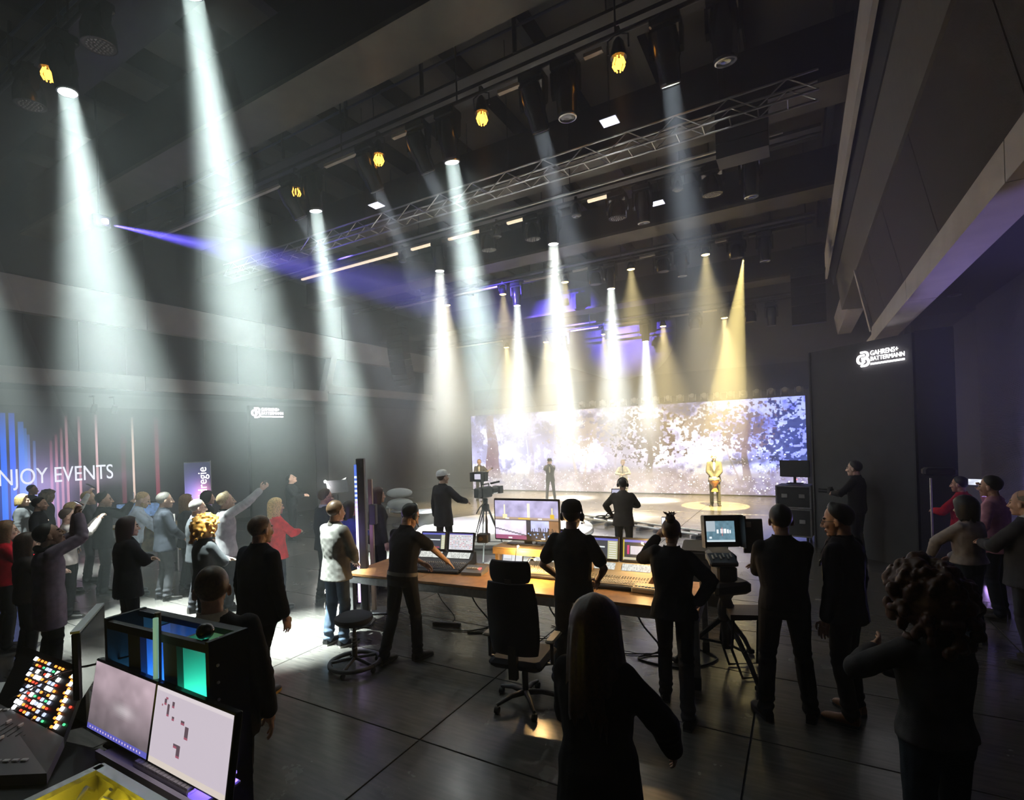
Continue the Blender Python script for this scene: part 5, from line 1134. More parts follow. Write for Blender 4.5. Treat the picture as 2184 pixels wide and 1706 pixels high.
# stool
s0 = at_z(758, 1425, 0); r = thing('stool', 'round black work stool on a wheeled ring base', 'stool', s0)
MB().lathe([(.06, .50), (.17, .505), (.21, .54), (.205, .58), (.16, .605), (.02, .60)], seg=24).build('seat', M_fabric, r, 50); MB().lathe([(.028, .1), (.028, .34), (.02, .34), (.02, .5)]).build('column', M_dark, r, 40)
mb = MB(); mb.tube([(.028 * math.cos(a), .028 * math.sin(a), .2 + a * .006) for a in np.linspace(0, 30, 60)], .006, 5); mb.build('spring', M_grey, r)
MB().tube([(.27 * math.cos(a), .27 * math.sin(a), .075) for a in np.linspace(0, 6.283, 25)], .026, 8).build('foot_ring', M_dark, r, 60)
for k in range(5):
    a = 6.283 * k / 5; MB().cyl((0, 0, .12), (.26 * math.cos(a), .26 * math.sin(a), .08), .018).build('leg', M_dark, r, 40); w = MB().cyl((.27 * math.cos(a) - .012, .27 * math.sin(a), .028), (.27 * math.cos(a) + .012, .27 * math.sin(a), .028), .028).build('caster', M_rubber, r, 40)
# office chair
c0 = at_z(1122, 1500, 0); r = thing('office_chair', 'black high-backed office chair with headrest facing the desk', 'chair', c0, DR + .05)
def pad(name, w, h, t, z, y, curve, tilt, par, m=M_fabric):
    mb = MB(); rg = []
    for v in np.linspace(0, 1, 9):
        ww = w / 2 * (1 - .12 * abs(2 * v - 1) ** 3); row = []
        for k in range(20):
            a = 6.283 * k / 20; x = ww * math.copysign(abs(math.cos(a)) ** .5, math.cos(a)); yy = t / 2 * math.copysign(abs(math.sin(a)) ** .5, math.sin(a)); row.append((x, y - yy + curve * (x / ww) ** 2 - tilt * v, z + h * v))
        rg.append(row)
    return mb.loft(rg).build(name, m, par, 50)
pad('backrest', .50, .66, .05, .56, -.26, .05, .07, r); pad('headrest', .40, .19, .05, 1.225, -.31, .04, .01, r); MB().box((0, -.33, 1.2), (.06, .02, .12)).build('headrest_post', M_dark, r)
MB().rbox((0, -.02, .46), (.52, .5, .09), .035).build('seat', M_fabric, r); MB().cyl((0, 0, .1), (0, 0, .42), .03).build('column', M_dark, r, 40); MB().box((0, -.27, .5), (.08, .05, .3)).build('back_bracket', M_dark, r)
for s in (-1, 1):
    MB().tube([(s * .24, -.08, .44), (s * .31, -.1, .46), (s * .31, -.1, .66)], .018, 8).build('arm_post', M_dark, r, 40); MB().rbox((s * .31, -.04, .675), (.085, .27, .03), .012).build('armrest', mat('tan_pad', (.16, .13, .09), .5), r)
for k in range(5):
    a = 6.283 * k / 5 + .3; e = (.31 * math.cos(a), .31 * math.sin(a)); l_ = MB().tube([(0, 0, .11), (e[0] * .5, e[1] * .5, .115), (e[0], e[1], .075)], [.03, .024, .016]).build('base_leg', M_dark, r, 50)
    MB().cyl((e[0] - .02, e[1], .03), (e[0] + .02, e[1], .03), .03).build('caster', M_rubber, l_, 40)
# cables and power strips under the desk
def cable(label, pts, rad=.008):
    P = [Vector(p) for p in pts]; out = []
    for i in range(len(P) - 1):
        p0, p1, p2, p3 = P[max(i - 1, 0)], P[i], P[i + 1], P[min(i + 2, len(P) - 1)]
        for t in np.linspace(0, 1, 7)[:-1]: out.append(.5 * ((2 * p1) + (p2 - p0) * t + (2 * p0 - 5 * p1 + 4 * p2 - p3) * t * t + (3 * p1 - p0 - 3 * p2 + p3) * t ** 3))
    out.append(P[-1]); tag(MB().tube(out, rad, 6).build('cable', M_cable, None, 60), label, 'cable', 'cables under the control desk')
rc = random.Random(9)
for k, lab in enumerate(('black cable hanging from the left desk half in a loop', 'black cable trailing along the floor behind the stool', 'black cable coiled beneath the desk joint', 'black cable running to the right desk leg', 'black cable curling behind the chair base', 'thin cable crossing the floor under the right desk half')):
    x = .9 + .55 * k; cable(lab, [DW(x, .6, .74), DW(x + .1, .7, .35), DW(x + .3, .75, .05), DW(x + .1, .5, .012), DW(x + .6, .4 + .3 * rc.random(), .012), DW(x + .9, .8, .012), DW(x + .4 + rc.random(), 1.0 + .2 * rc.random(), .012)], .007 + .003 * (k % 2))
for k, (x, lab) in enumerate(((1.15, 'black power strip on the floor under the left desk half'), (3.3, 'black power strip on the floor under the right desk half'))):
    r = thing('power_strip', lab, 'power strip', DW(x, .62, 0), DR + .2); MB().rbox((0, 0, .025), (.4, .06, .05), .008).build('body', M_black, r)
    for i in range(5): MB().lathe([(.02, 0), (.02, .004)], (-.15 + .075 * i, 0, .05), 10).build('socket', M_dark, r)
r = thing('white_bottle', 'small clear water bottle standing by the middle desk leg', 'bottle', DW(2.34, -.02, 0)); MB().lathe([(.03, 0), (.033, .02), (.033, .15), (.014, .19), (.014, .21)]).build('body', mat('clear_plastic', (.6, .65, .68), .15, spec=.7), r, 40); MB().lathe([(.016, .205), (.016, .225), (.01, .227)]).build('cap', M_white, r)
# light column and bare pole at the left desk end
t0 = at_d(772, 1300, 7.1); t0 = Vector((t0.x, t0.y, 0)); r = thing('light_column', 'tall black column with a blue to violet light strip', 'light column', t0, HEAD)
MB().rbox((0, 0, .02), (.3, .3, .04), .01).build('base_plate', M_black, r); MB().rbox((.05, 0, 1.17), (.11, .1, 2.26), .008).build('post', M_rig, r); MB().box((.075, -.055, 2.22), (.03, .01, .08)).box((.03, -.055, 2.05), (.04, .012, .03)).build('bracket', M_dark, r)
a = canvas(2, 60); g_ = np.linspace(0, 1, 60)[:, None]
a[:] = (np.where(g_ < .35, (1 - g_ / .35) * np.array([[.55, .3, .9]]) + g_ / .35 * np.array([[.9, .75, 1.0]]), np.where(g_ < .75, (1 - (g_ - .35) / .4) * np.array([[.9, .75, 1.]]) + (g_ - .35) / .4 * np.array([[.25, .2, .9]]), np.array([[.04, .08, .3]])))[:, None, :])
for k in range(40, 56, 2): a[k] = (.35, .4, .6)
o = screen('light_strip', .035, 1.9, a, r, 1.1, 'strip_glow'); o.location = (-.012, -.052, .32); lamp('strip_light', 'POINT', t0 + Vector((-.09, -.16, 1.25)), 5, (.45, .25, 1), None, .3)
t1 = at_d(797, 1250, 7.6); t1 = Vector((t1.x, t1.y, 0)); r = thing('support_pole', 'bare brown metal pole with clamp beside the light column', 'pole', t1, HEAD)
MB().rbox((.1, 0, .02), (.28, .3, .03), .01).build('base_plate', M_black, r); MB().rbox((0, 0, 1.0), (.06, .06, 1.95), .006).build('pole', mat('bronze_metal', (.16, .11, .08), .4, .5), r); MB().rbox((.03, 0, 1.45), (.1, .12, .3), .01).build('clamp', M_black, r)
# --- broadcast camera with tripod beside the operator in white cap
b0 = at_z(1008, 1180, 0); b0 = P_cam['pos']((.62, .55, 0)); b0.z = 0; r = thing('tripod', 'black broadcast tripod under the studio camera', 'tripod', b0, HEAD)
for k in range(3):
    a = 6.283 * k / 3 + .4; e = Vector((.48 * math.cos(a), .48 * math.sin(a), .02))
    for s in (-1, 1): o_ = Vector((-math.sin(a), math.cos(a), 0)) * .03 * s; MB().cyl(Vector((.06 * math.cos(a), .06 * math.sin(a), 1.05)) + o_, e * .62 + Vector((0, 0, .42)) + o_, .014, seg=8).build('leg', M_dark, r, 40)
    MB().cyl(e * .6 + Vector((0, 0, .44)), e, .014, seg=8).build('lower_leg', M_alu, r, 40); MB().ell(e, (.025, .025, .02)).build('foot', M_rubber, r, 180); MB().cyl((0, 0, .35), e * .7 + Vector((0, 0, .3)), .008, seg=6).build('spreader', M_dark, r, 40)
MB().lathe([(.06, 1.0), (.085, 1.05), (.08, 1.14), (.05, 1.16), (.06, 1.26), (.02, 1.27)]).build('fluid_head', M_black, r, 40); MB().tube([(0, -.05, 1.2), (-.1, -.3, 1.12), (-.16, -.48, 1.02)], .012, 8).build('pan_bar', M_black, r, 40)
cz = b0 + Vector((0, 0, 1.275)); r = thing('studio_camera', 'black studio camera with viewfinder and box lens on the tripod', 'camera', cz, FT((b0.x, b0.y), -5.5, 18))
MB().rbox((0, 0, .12), (.14, .38, .23), .02).build('body', M_black, r); MB().rbox((0, .32, .13), (.15, .26, .15), .03).build('lens_barrel', M_blackg, r); MB().box((0, .5, .13), (.2, .12, .16), None).build('lens_hood', M_black, r); MB().rbox((0, -.26, .13), (.12, .14, .2), .015).build('battery', M_dark, r)
MB().tube([(0, -.12, .235), (0, -.12, .29), (0, .15, .29), (0, .15, .235)], .014, 8).build('handle', M_black, r, 40); MB().cyl((.09, .1, .3), (.09, .42, .31), .022).build('microphone', M_rubber, r, 40)
vf = MB().rbox((-.02, -.08, .46), (.25, .16, .2), .012).build('viewfinder', M_black, r); MB().rbox((-.02, -.2, .46), (.25, .02, .2), .004).box((.115, -.25, .46), (.012, .1, .19)).box((-.155, -.25, .46), (.012, .1, .19)).build('hood', M_black, vf)
o = screen('display', .17, .11, canvas(4, 3, (.6, .58, .7)), vf, .9, 'console_picture'); o.location = (-.02, -.213, .41); MB().box((-.02, -.08, .33), (.04, .05, .08)).build('arm', M_dark, vf)
# --- stabiliser camera
q = P_st['pos']((-.14, .5, 1.22)); r = thing('stabiliser_camera', 'compact camera with monitor on a stabiliser arm', 'camera', q, P_st['face'])
MB().rbox((0, .1, 0), (.14, .3, .13), .02).build('body', M_black, r); MB().rbox((-.02, -.1, .20), (.2, .03, .13), .006).build('monitor', M_black, r); o = screen('display', .17, .1, canvas(4, 3, (.5, .5, .65)), r, .8, 'console_picture'); o.location = (-.02, -.118, .15)
MB().tube([(0, 0, -.06), (0, -.05, -.3), (.1, -.2, -.35)], .018, 8).build('arm', M_dark, r, 40); MB().lathe([(.03, .24), (.05, .26), (.05, .36), (.03, .36)], (0, 0, 0), axis=(0, 1, 0)).build('lens', M_blackg, r, 40)
q = P_st['pos']((-.42, .3, .92)); r = thing('wheel_controller', 'black control wheel at the stabiliser operator\'s hip', 'controller', q, P_st['face']); MB().tube([(.17 * math.cos(a), .17 * math.sin(a), 0) for a in np.linspace(0, 6.283, 25)], .012, 8).build('rim', M_black, r, 60)
for k in range(3): a = 2.1 * k; MB().cyl((0, 0, 0), (.165 * math.cos(a), .165 * math.sin(a), 0), .008, seg=6).build('spoke', M_black, r)
MB().ell((0, 0, 0), (.03, .03, .02)).build('hub', M_dark, r, 180); MB().tube([(0, 0, 0), (.1, -.1, .1), (.22, -.16, .14)], .012, 6).build('arm', M_dark, r, 40)
# --- pedestal camera station at right
pb = at_z(1552, 1425, 0); r = thing('camera_tripod', 'heavy black tripod pedestal right of the desk', 'tripod', pb, HEAD + .2)
MB().cyl((0, 0, .22), (0, 0, .76), .05, .045).build('column', M_black, r, 40); MB().lathe([(.075, .52), (.08, .57), (.08, .66), (.06, .74), (.09, .79), (.05, .81)]).build('collar', M_dark, r, 40)
for k in range(3):
    a = 6.283 * k / 3 + .5; e = Vector((.52 * math.cos(a), .52 * math.sin(a), .03)); l_ = MB().tube([(.05 * math.cos(a), .05 * math.sin(a), .52), tuple(e * .75 + Vector((0, 0, .18))), tuple(e)], [.028, .024, .022]).build('leg', M_black, r, 40); MB().cyl((0, 0, .26), tuple(e * .62 + Vector((0, 0, .28))), .014).build('brace', M_dark, l_, 40); MB().rbox(tuple(e), (.07, .07, .05), .01).build('foot', M_rubber, l_)
for s in (-1, 1): MB().tube([(s * .06, 0, .72), (s * .1, -.02, .62)], .008, 6).build('lock_lever', M_dark, r)
MB().rbox((0, 0, .875), (.42, .34, .13), .03).build('head_box', M_black, r)
q = pb + Vector((0, 0, .94)); r = thing('camera_monitor', 'hooded monitor showing the stage on the camera pedestal', 'monitor', q, HEAD - .12)
MB().rbox((0, .02, .08), (.2, .28, .16), .02).build('mount', M_black, r); MB().rbox((-.02, .05, .22), (.26, .3, .14), .03).build('camera_body', M_black, r)
kb = MB().rbox((-.06, -.14, .24), (.28, .2, .05), .012, Matrix.Rotation(.35, 3, 'X')).build('shot_box', M_dark, r)
for k in range(6): MB().box((-.15 + .037 * k, -.15 + (k % 2) * .03, .272 + (k % 2) * .01), (.014, .07, .01), Matrix.Rotation(.35, 3, 'X')).build('button', M_beige, kb)
hb = MB().rbox((0, .05, .17), (.38, .06, .33), .012).build('housing', M_black, r, loc=(.0, .02, .33)); o = screen('display', .29, .22, pic_stage(), hb, .45, 'console_picture'); o.location = (-.01, .018, .06); hb.rotation_euler = (-.12, 0, 0)
MB().box((.195, -.06, .17), (.014, .2, .33)).box((-.195, -.03, .17), (.014, .14, .33)).box((0, -.03, .337), (.39, .14, .012)).build('hood', M_black, hb)
fl2 = MB().rbox((.31, .0, .12), (.2, .03, .36), .008, Matrix.Rotation(-.35, 3, 'Z')).build('side_flap', M_dark, hb); MB().box((.26, -.012, .24), (.07, .012, .055), Matrix.Rotation(-.35, 3, 'Z')).build('paper_label', M_beige, fl2)
q = at_z(1560, 1300, .62); r = thing('folding_seat', 'small dark folding seat on bent tube legs beside the pedestal', 'stool', (q.x + .12, q.y - .05, 0), HEAD)
MB().loft([[(-.2, -.16, .60), (.25, -.18, .60), (.25, .16, .60), (-.14, .16, .60)], [(-.2, -.16, .66), (.25, -.18, .64), (.25, .16, .64), (-.14, .16, .66)]]).build('seat', mat('brown_seat_vinyl', (.10, .08, .06), .5), r)
for s in (-1, 1): MB().tube([(-.16, s * .13, .6), (-.19, s * .14, .3), (-.1, s * .16, .02), (.2, s * .16, .02), (.22, s * .14, .6)], .014, 8).build('leg', M_black, r, 40)
q = at_z(1503, 1172, .75); r = thing('monitor_speaker', 'black wedge box behind the pedestal at the desk end', 'loudspeaker', (q.x, q.y, 0), .1); MB().loft([[(x, -.3, .0), (x, -.3, .75), (x, .28, .82), (x, .28, 0)] for x in (-.32, .32)]).build('cabinet', M_rig, r); MB().box((0, 0, .8), (.6, .5, .02), Matrix.Rotation(.12, 3, 'X')).build('lid', M_black, r); MB().box((0, -.305, .4), (.56, .01, .5)).build('grille', M_dark, r)
# --- road cases with laptop and monitor by the wing
q = at_z(1716, 1152, 0); RC = Vector((q.x - .15, q.y, 0))
for k, (z0, h, lab) in enumerate(((.12, .62, 'lower black road case with butterfly latches on casters'), (.75, .5, 'upper black road case stacked beneath the laptop'))):
    r = thing('road_case', lab, 'case', RC + Vector((0, 0, z0)), -.15, 'road cases by the wing'); MB().rbox((0, 0, h / 2), (.68, .6, h), .015).build('body', M_rig, r)
    for z in (.015, h - .015): MB().box((0, -.302, z), (.69, .02, .03)).build('edge_profile', M_steel, r)
    for x in (-.335, .335): MB().box((x, -.3, h / 2), (.03, .025, h)).build('edge_profile', M_steel, r)
    for x in (-.17, .17): MB().rbox((x, -.305, h * .55), (.12, .015, .09), .006).build('latch', M_alu, r)
    if k == 0:
        for x in (-.25, .25):
            for y in (-.2, .2): MB().cyl((x - .02, y, -.06), (x + .02, y, -.06), .058).build('caster', M_rubber, r, 40)
r = thing('dark_monitor', 'dark monitor seen from behind on the road cases', 'monitor', RC + Vector((0, 0, 1.25)), -.3); MB().rbox((0, 0, .03), (.3, .2, .02), .005).box((0, 0, .16), (.05, .04, .25)).build('stand', M_black, r); MB().rbox((0, 0, .36), (.62, .05, .38), .01).build('housing', M_black, r); MB().box((.05, -.03, .12), (.02, .01, .02)).build('lamp', mat('red_led', (.8, .05, .05), emit=(1, .05, .05), strength=4), r)
# --- stage dressing: dais, track, chair, table
dc = at_z(1075, 1122, .12); r = thing('dais', 'low round white dais on the studio floor', 'platform', (dc.x, dc.y, 0)); M_dais = mat('white_dais', (.72, .7, .66), .35)
MB().lathe([(2.35, 0), (2.4, .02), (2.4, .10), (2.36, .13), (.01, .13)], seg=56).build('deck', M_dais, r, 40); MB().lathe([(2.42, .0), (2.43, .02), (2.41, .03)], seg=56).build('edge_strip', M_dark, r)
ta = at_z(1205, 1100, .12); tb = at_z(1490, 1140, .12); r = thing('camera_track', 'pair of pale dolly rails across the studio floor', 'track')
nrm = Vector((-(tb - ta).y, (tb - ta).x, 0)).normalized()
for o_ in (0, .45): MB().cyl(ta + nrm * o_, tb + nrm * o_, .03).build('rail', M_alu, r, 40)
for t in np.linspace(.02, .98, 9): c = ta.lerp(tb, t); MB().box((c.x + nrm.x * .22, c.y + nrm.y * .22, .05), (.12, .6, .07), math.atan2(-(nrm.x), nrm.y)).build('sleeper', M_dark, r)
q = at_z(858, 1112, .1); r = thing('lounge_chair', 'pale padded lounge chair with wide curved headrest', 'chair', (q.x, q.y, 0), -2.6 + math.pi); M_pad = mat('pale_grey_leather', (.55, .57, .56), .45)
for nm, zz, y, w, h, t in (('headrest', 1.0, -.30, .78, .30, .14), ('backrest', .66, -.24, .8, .36, .14), ('seat', .42, .08, .72, .66, .16)):
    if nm == 'seat': MB().ell((0, y, zz), (w / 2, h / 2, t / 2), seg=20).build(nm, M_pad, r, 180)
    else: MB().ell((0, y, zz), (w / 2, t / 2, h / 2), seg=20).build(nm, M_pad, r, 180)
for s in (-1, 1): MB().ell((s * .4, .02, .56), (.06, .3, .07)).build('armrest', M_pad, r, 180); MB().cyl((s * .38, .0, .38), (s * .38, .02, .56), .02).build('arm_support', M_alu, r, 40)
MB().cyl((0, 0, .05), (0, 0, .36), .035).lathe([(.3, 0), (.3, .02), (.03, .05)]).build('swivel_base', M_alu, r, 40)
q = at_z(908, 1118, .1); r = thing('side_table', 'low round pale drum table beside the lounge chair', 'table', (q.x, q.y, 0)); MB().lathe([(.27, 0), (.27, .46), (.26, .46)], seg=28).build('drum', mat('grey_drum', (.33, .34, .33), .5), r, 40); MB().lathe([(.42, .46), (.43, .47), (.43, .495), (.01, .5)], seg=32).build('top', M_white, r, 40)
# --- instruments
q = P_dr['pos']((0, .27, 0)); r = thing('hand_drum', 'goblet hand drum held before the bald performer', 'drum', (q.x, q.y, .62), P_dr['face']); MB().lathe([(.11, -.1), (.065, .03), (.07, .08), (.15, .2), (.165, .33), (.16, .345)], seg=20).build('shell', mat('red_brown_drum_wood', (.30, .12, .04), .35, noise=.3), r, 50); MB().lathe([(.162, .335), (.158, .352), (.01, .355)], seg=20).build('drumhead', M_white, r); MB().lathe([(.17, .29), (.175, .3), (.17, .31)], seg=20).build('hoop', M_alu, r)
q = P_gt['pos']((0, .22, 1.02)); r = thing('guitar', 'small pale guitar held by the tuxedo guitarist', 'guitar', q, P_gt['face']); MB().ell((.12, 0, 0), (.17, .045, .14)).ell((-.07, 0, .05), (.12, .045, .11)).build('body', M_wood2, r, 180); MB().cyl((-.1, -.02, .06), (-.52, 0, .3), .022).build('neck', M_wood2, r, 40); MB().box((-.55, 0, .32), (.1, .02, .06), Matrix.Rotation(.5, 3, 'Y')).build('headstock', M_brass, r)
def micstand(label, P, off, h):
    q = P['pos'](off); r = thing('microphone_stand', label, 'microphone stand', (q.x, q.y, 0)); MB().lathe([(.13, 0), (.13, .02), (.02, .03)]).build('base', M_black, r, 40); MB().cyl((0, 0, .02), (0, 0, h), .01).build('pole', M_black, r, 40); MB().ell((0, 0, h + .03), (.028, .028, .035)).cyl((0, 0, h - .12), (0, 0, h + .01), .014).build('microphone', M_dark, r, 60)
micstand('straight microphone stand before the singer in white', P_sg, (.0, .38, 0), 1.35); micstand('straight microphone stand before the guitarist', P_gt, (-.2, .55, 0), 1.0)
# --- left side: banner, music stand, crew desk
def front(c): return math.atan2(-c.x, c.y)      # rotation whose -y side looks at the viewer's place
bn = at_d(424, 1100, 12.6); bn.z = 0; r = thing('banner', 'slim upright banner with white vertical lettering and violet glow', 'banner', bn, front(bn))
MB().rbox((0, .03, .03), (.62, .25, .06), .01).build('foot', M_alu, r); MB().box((.005, .02, 1.13), (.56, .02, 2.14)).box((.285, .02, 1.13), (.02, .03, 2.18)).build('frame', M_alu, r)
W_, H_ = 20, 60; yy = np.linspace(0, 1, H_)[:, None, None]; xx = np.linspace(0, 1, W_)[None, :, None]; a = np.array((.03, .035, .06)) + np.exp(-((yy - .45) / .28) ** 2) * np.exp(-((xx - .35) / .5) ** 2) * np.array((.32, .25, .8)) + np.exp(-((yy - .62) / .12) ** 2) * np.exp(-((xx - .7) / .3) ** 2) * np.array((.5, .15, .2))
o = screen('print', .55, 2.1, a.astype(np.float32), r, .8, 'banner_print'); o.location = (0, .008, .08)
me = text_mesh('Bildregie', .36, .003); me.materials.append(mat('white_backlit_letters', (.9, .9, .9), emit=(1, 1, 1), strength=.9)); o = link('lettering', me, r); o.rotation_euler = Matrix(((0, -1, 0), (0, 0, -1), (1, 0, 0))).to_euler(); o.location = (.19, .003, 1.12); wv = max(v.co.x for v in me.vertices); o.scale = (.94 / wv, .75, 1)
ms = at_d(722, 1100, 12.9); ms.z = 0; r = thing('music_stand', 'music stand with white sheets under a small bright lamp', 'music stand', ms, front(ms) + .3); MB().cyl((0, 0, .05), (0, 0, 1.25), .012).build('pole', M_black, r, 40)
for k in range(3): a_ = 2.09 * k; MB().cyl((0, 0, .12), (.3 * math.cos(a_), .3 * math.sin(a_), .01), .009).build('leg', M_black, r, 40)
MB().box((0, 0, 1.45), (.52, .015, .34), Matrix.Rotation(-.45, 3, 'X')).build('desk_plate', M_black, r); MB().loft([[(-.22, -.03, 1.33), (.02, -.06, 1.30), (.03, -.05, 1.30)], [(-.1, .06, 1.52), (.26, .10, 1.66), (.27, .11, 1.66)]]).build('sheet', mat('paper', (.85, .85, .82), .7), r)
lb = Vector((-.3, 0, 1.6)); MB().tube([(0, 0, 1.3), (-.2, 0, 1.5), tuple(lb)], .006, 6).build('lamp_arm', M_black, r); MB().ell(tuple(lb), (.028, .028, .028)).build('lamp_bulb', mat('white_bulb', (1, 1, 1), emit=(1, 1, .95), strength=40), r, 180); lamp('stand_light', 'POINT', ms + Matrix.Rotation(front(ms) + .3, 3, 'Z') @ (lb + Vector((0, -.06, -.05))), 30, (1, .98, .92), None, .03)
cd = at_d(318, 1140, 10.9); cd.z = 0; r = thing('crew_desk', 'honey coloured desk behind the blue shirt man', 'desk', cd, front(cd) - .5); MB().rbox((0, 0, .93), (1.5, .7, .04), .005).build('worktop', M_wood2, r); MB().box((0, .2, .62), (1.4, .03, .58)).build('modesty_panel', M_wood2, r)
for x in (-.68, .68):
    for y in (-.28, .28): MB().box((x, y, .455), (.05, .05, .91)).build('leg', M_steel, r)
for dx, lab in ((-.42, 'blue lit monitor left of the blue shirt man'), (.1, 'blue lit monitor right of the blue shirt man')):
    q = cd + Matrix.Rotation(front(cd) - .5, 3, 'Z') @ Vector((dx, .1, .95)); r = thing('monitor', lab, 'monitor', q, front(cd) - .3); MB().rbox((0, 0, .01), (.24, .16, .02), .005).box((0, .03, .1), (.05, .03, .2)).build('stand', M_black, r); hb = MB().rbox((0, .02, .3), (.5, .035, .31), .006).build('housing', M_black, r); o = screen('display', .47, .27, canvas(12, 8, (.09, .16, .30)) * (.6 + .8 * rng0.random((8, 12, 1))).astype(np.float32), hb, .9, 'console_picture'); o.location = (0, .0, .165)
q = cd + Matrix.Rotation(front(cd) - .5, 3, 'Z') @ Vector((.45, -.15, .952)); r = thing('tablet', 'white screened tablet propped on the honey coloured desk', 'tablet', q, front(cd)); t_ = MB().rbox((0, 0, .11), (.3, .012, .22), .004).build('case', M_black, r); t_.rotation_euler = (-.4, 0, 0); o = screen('display', .27, .19, canvas(6, 4, (.8, .82, .75)), t_, .9, 'console_picture'); o.location = (0, -.0075, .015)
# wall spot fittings under the left gallery
for px, lab in ((200, 'small black spot fitting under the left gallery band, left one'), (243, 'small black spot fitting under the left gallery band, right one')):
    q = at_d(px, 850, 14.3); q.x = XL + .3; r = thing('wall_spot', lab, 'stage light', (XL + .25, ray(px, 850).y * (XL + .25) / ray(px, 850).x, 3.75)); MB().box((-.12, 0, .35), (.3, .04, .04)).cyl((0, 0, .35), (0, 0, .1), .012).build('bracket', M_rig, r); MB().lathe([(.06, .12), (.08, .0), (.07, -.12)], axis=(.5, 0, 1)).build('can', M_rig, r, 40)
# lamp stand and round base under the balcony
q = at_z(1993, 1262, 0); r = thing('light_stand', 'thin steel stand with black lamp under the balcony', 'light stand', q); MB().lathe([(.2, 0), (.2, .03), (.03, .05)]).build('base', M_steel, r, 40); MB().cyl((0, 0, .03), (0, 0, 1.7), .014).build('pole', M_steel, r, 40); MB().rbox((.1, 0, 1.8), (.4, .2, .12), .03).build('lamp_head', M_black, r)
# ================================================================ nearest control station at lower left
CWp = lambda x, d, z: Vector((_c * x - _s * d, _s * x + _c * d, z))       # x to the right, d ahead of the viewer's place
fd = thing('station_desk', 'black equipment desk of the nearest control station', 'desk')
A_, B_, C_, E_ = CWp(-3.6, 3.1, 0), CWp(-1.95, 2.55, 0), CWp(-1.5, 1.55, 0), CWp(-3.6, 1.4, 0)
MB().loft([[(p.x, p.y, z) for p in (A_, E_, C_, B_)] for z in (.93, .98)]).build('top', M_black, fd)
for p in (A_, B_, C_, E_): MB().box((p.x, p.y, .465), (.06, .06, .93)).build('leg', M_rig, fd)
# two wide monitors in one row
mr = Vector(CWp(-1.23, 2.10, 0)) - Vector(CWp(-2.33, 2.73, 0)); L_ = mr.length; e_ = mr.normalized(); ang = math.atan2(e_.y, e_.x)
def wide_monitor(label, f, pic):
    c = CWp(-2.33, 2.73, 0) + e_ * (L_ * f); r = thing('wide_monitor', label, 'monitor', (c.x, c.y, .98), ang)
    MB().rbox((0, .05, .01), (.26, .1, .02), .006).box((0, .07, .1), (.06, .02, .18)).build('stand', M_black, r)
    h = MB().rbox((0, .02, .18), (L_ / 2 - .004, .035, .36), .004).build('housing', M_blackg, r, loc=(0, 0, .05)); h.rotation_euler = (-.16, 0, 0); o = screen('display', L_ / 2 - .018, .338, pic, h, .38, 'station_picture'); o.location = (0, .0015, .011)
W_, H_ = 64, 38; n_ = fbm(W_, H_, 4, 3, np.random.default_rng(2), 3)[..., None]; yy = np.linspace(0, 1, H_)[:, None, None]
a = (np.array((.13, .11, .12)) * (1 - yy) + np.array((.52, .40, .45)) * yy) * (.5 + n_); a[13:22] += (np.exp(-(((np.arange(W_) - 36) / 10) ** 2))[None, :, None] * np.exp(-(((np.arange(13, 22) - 17) / 3) ** 2))[:, None, None]) * .25; a[0:3] = (.12, .12, .5)
for k in range(3, 60, 3): a[1:2, k] = (.8, .6, .8)
wide_monitor('left wide monitor with dark rosy desktop and blue task bar', .25, np.clip(a, 0, 1).astype(np.float32))
a = canvas(64, 38, (.60, .53, .60)); a[36:] = (.72, .65, .68); a[:3] = (.7, .62, .55)
for x, y, w, h in ((8, 30, 2, 3), (11, 25, 2, 6), (6, 29, 1, 1), (15, 30, 2, 3), (24, 24, 3, 2), (28, 18, 3, 6), (20, 12, 3, 2), (23, 8, 3, 6), (16, 24, 2, 2), (9, 33, 2, 1)): a[y:y + h, x:x + w] = (.12, .08, .1); a[y, x:x + w] = (.35, .1, .15)
wide_monitor('right wide monitor with pale plan window and small icons', .75, a)
# lit rack with open bays behind the monitors
ra, rb = CWp(-2.2, 2.76, 0), CWp(-1.44, 2.38, 0); rv = rb - ra; RL = rv.length; rang = math.atan2(rv.y, rv.x)
r = thing('equipment_rack', 'black open rack glowing blue and teal inside behind the monitors', 'rack', (ra.x, ra.y, .1), rang); MB().box((RL / 2, .1, -.05), (RL, .22, .1)).build('plinth', M_black, r)
M_bay = mat('bay_lining', (.55, .6, .62), .35)
MB().box((RL / 2, .17, .77), (RL, .02, 1.46)).build('back_panel', M_bay, r); MB().box((RL / 2, .16, 1.49), (RL, .05, .03)).build('top_rail', M_black, r); MB().box((RL / 2, .1, .02), (RL, .22, .04)).build('bottom_panel', M_black, r); MB().box((RL / 2, .08, 1.06), (RL, .17, .02)).build('shelf', M_bay, r)
sp_ = MB().box((RL + .01, .08, .76), (.025, .2, 1.5)).build('side_panel', M_black, r); MB().box((-.01, .08, .76), (.025, .2, 1.5)).build('side_panel', M_black, r)
for x in (.25, .56): MB().box((x, .0, .76), (.11, .03, 1.46)).build('post', M_dark, r); MB().box((x, .08, .76), (.02, .16, 1.4)).build('divider', M_bay, r)
MB().box((RL / 2, -.005, .98), (RL, .03, .12)).build('cross_rail', M_black, r); MB().box((RL / 2, -.002, 1.475), (RL, .028, .04)).build('cross_rail', M_black, r)
for k in range(14): MB().ell((RL + .025, .02, .35 + .08 * k), (.006, .008, .008), seg=6, rings=4).build('screw', M_alu, r)
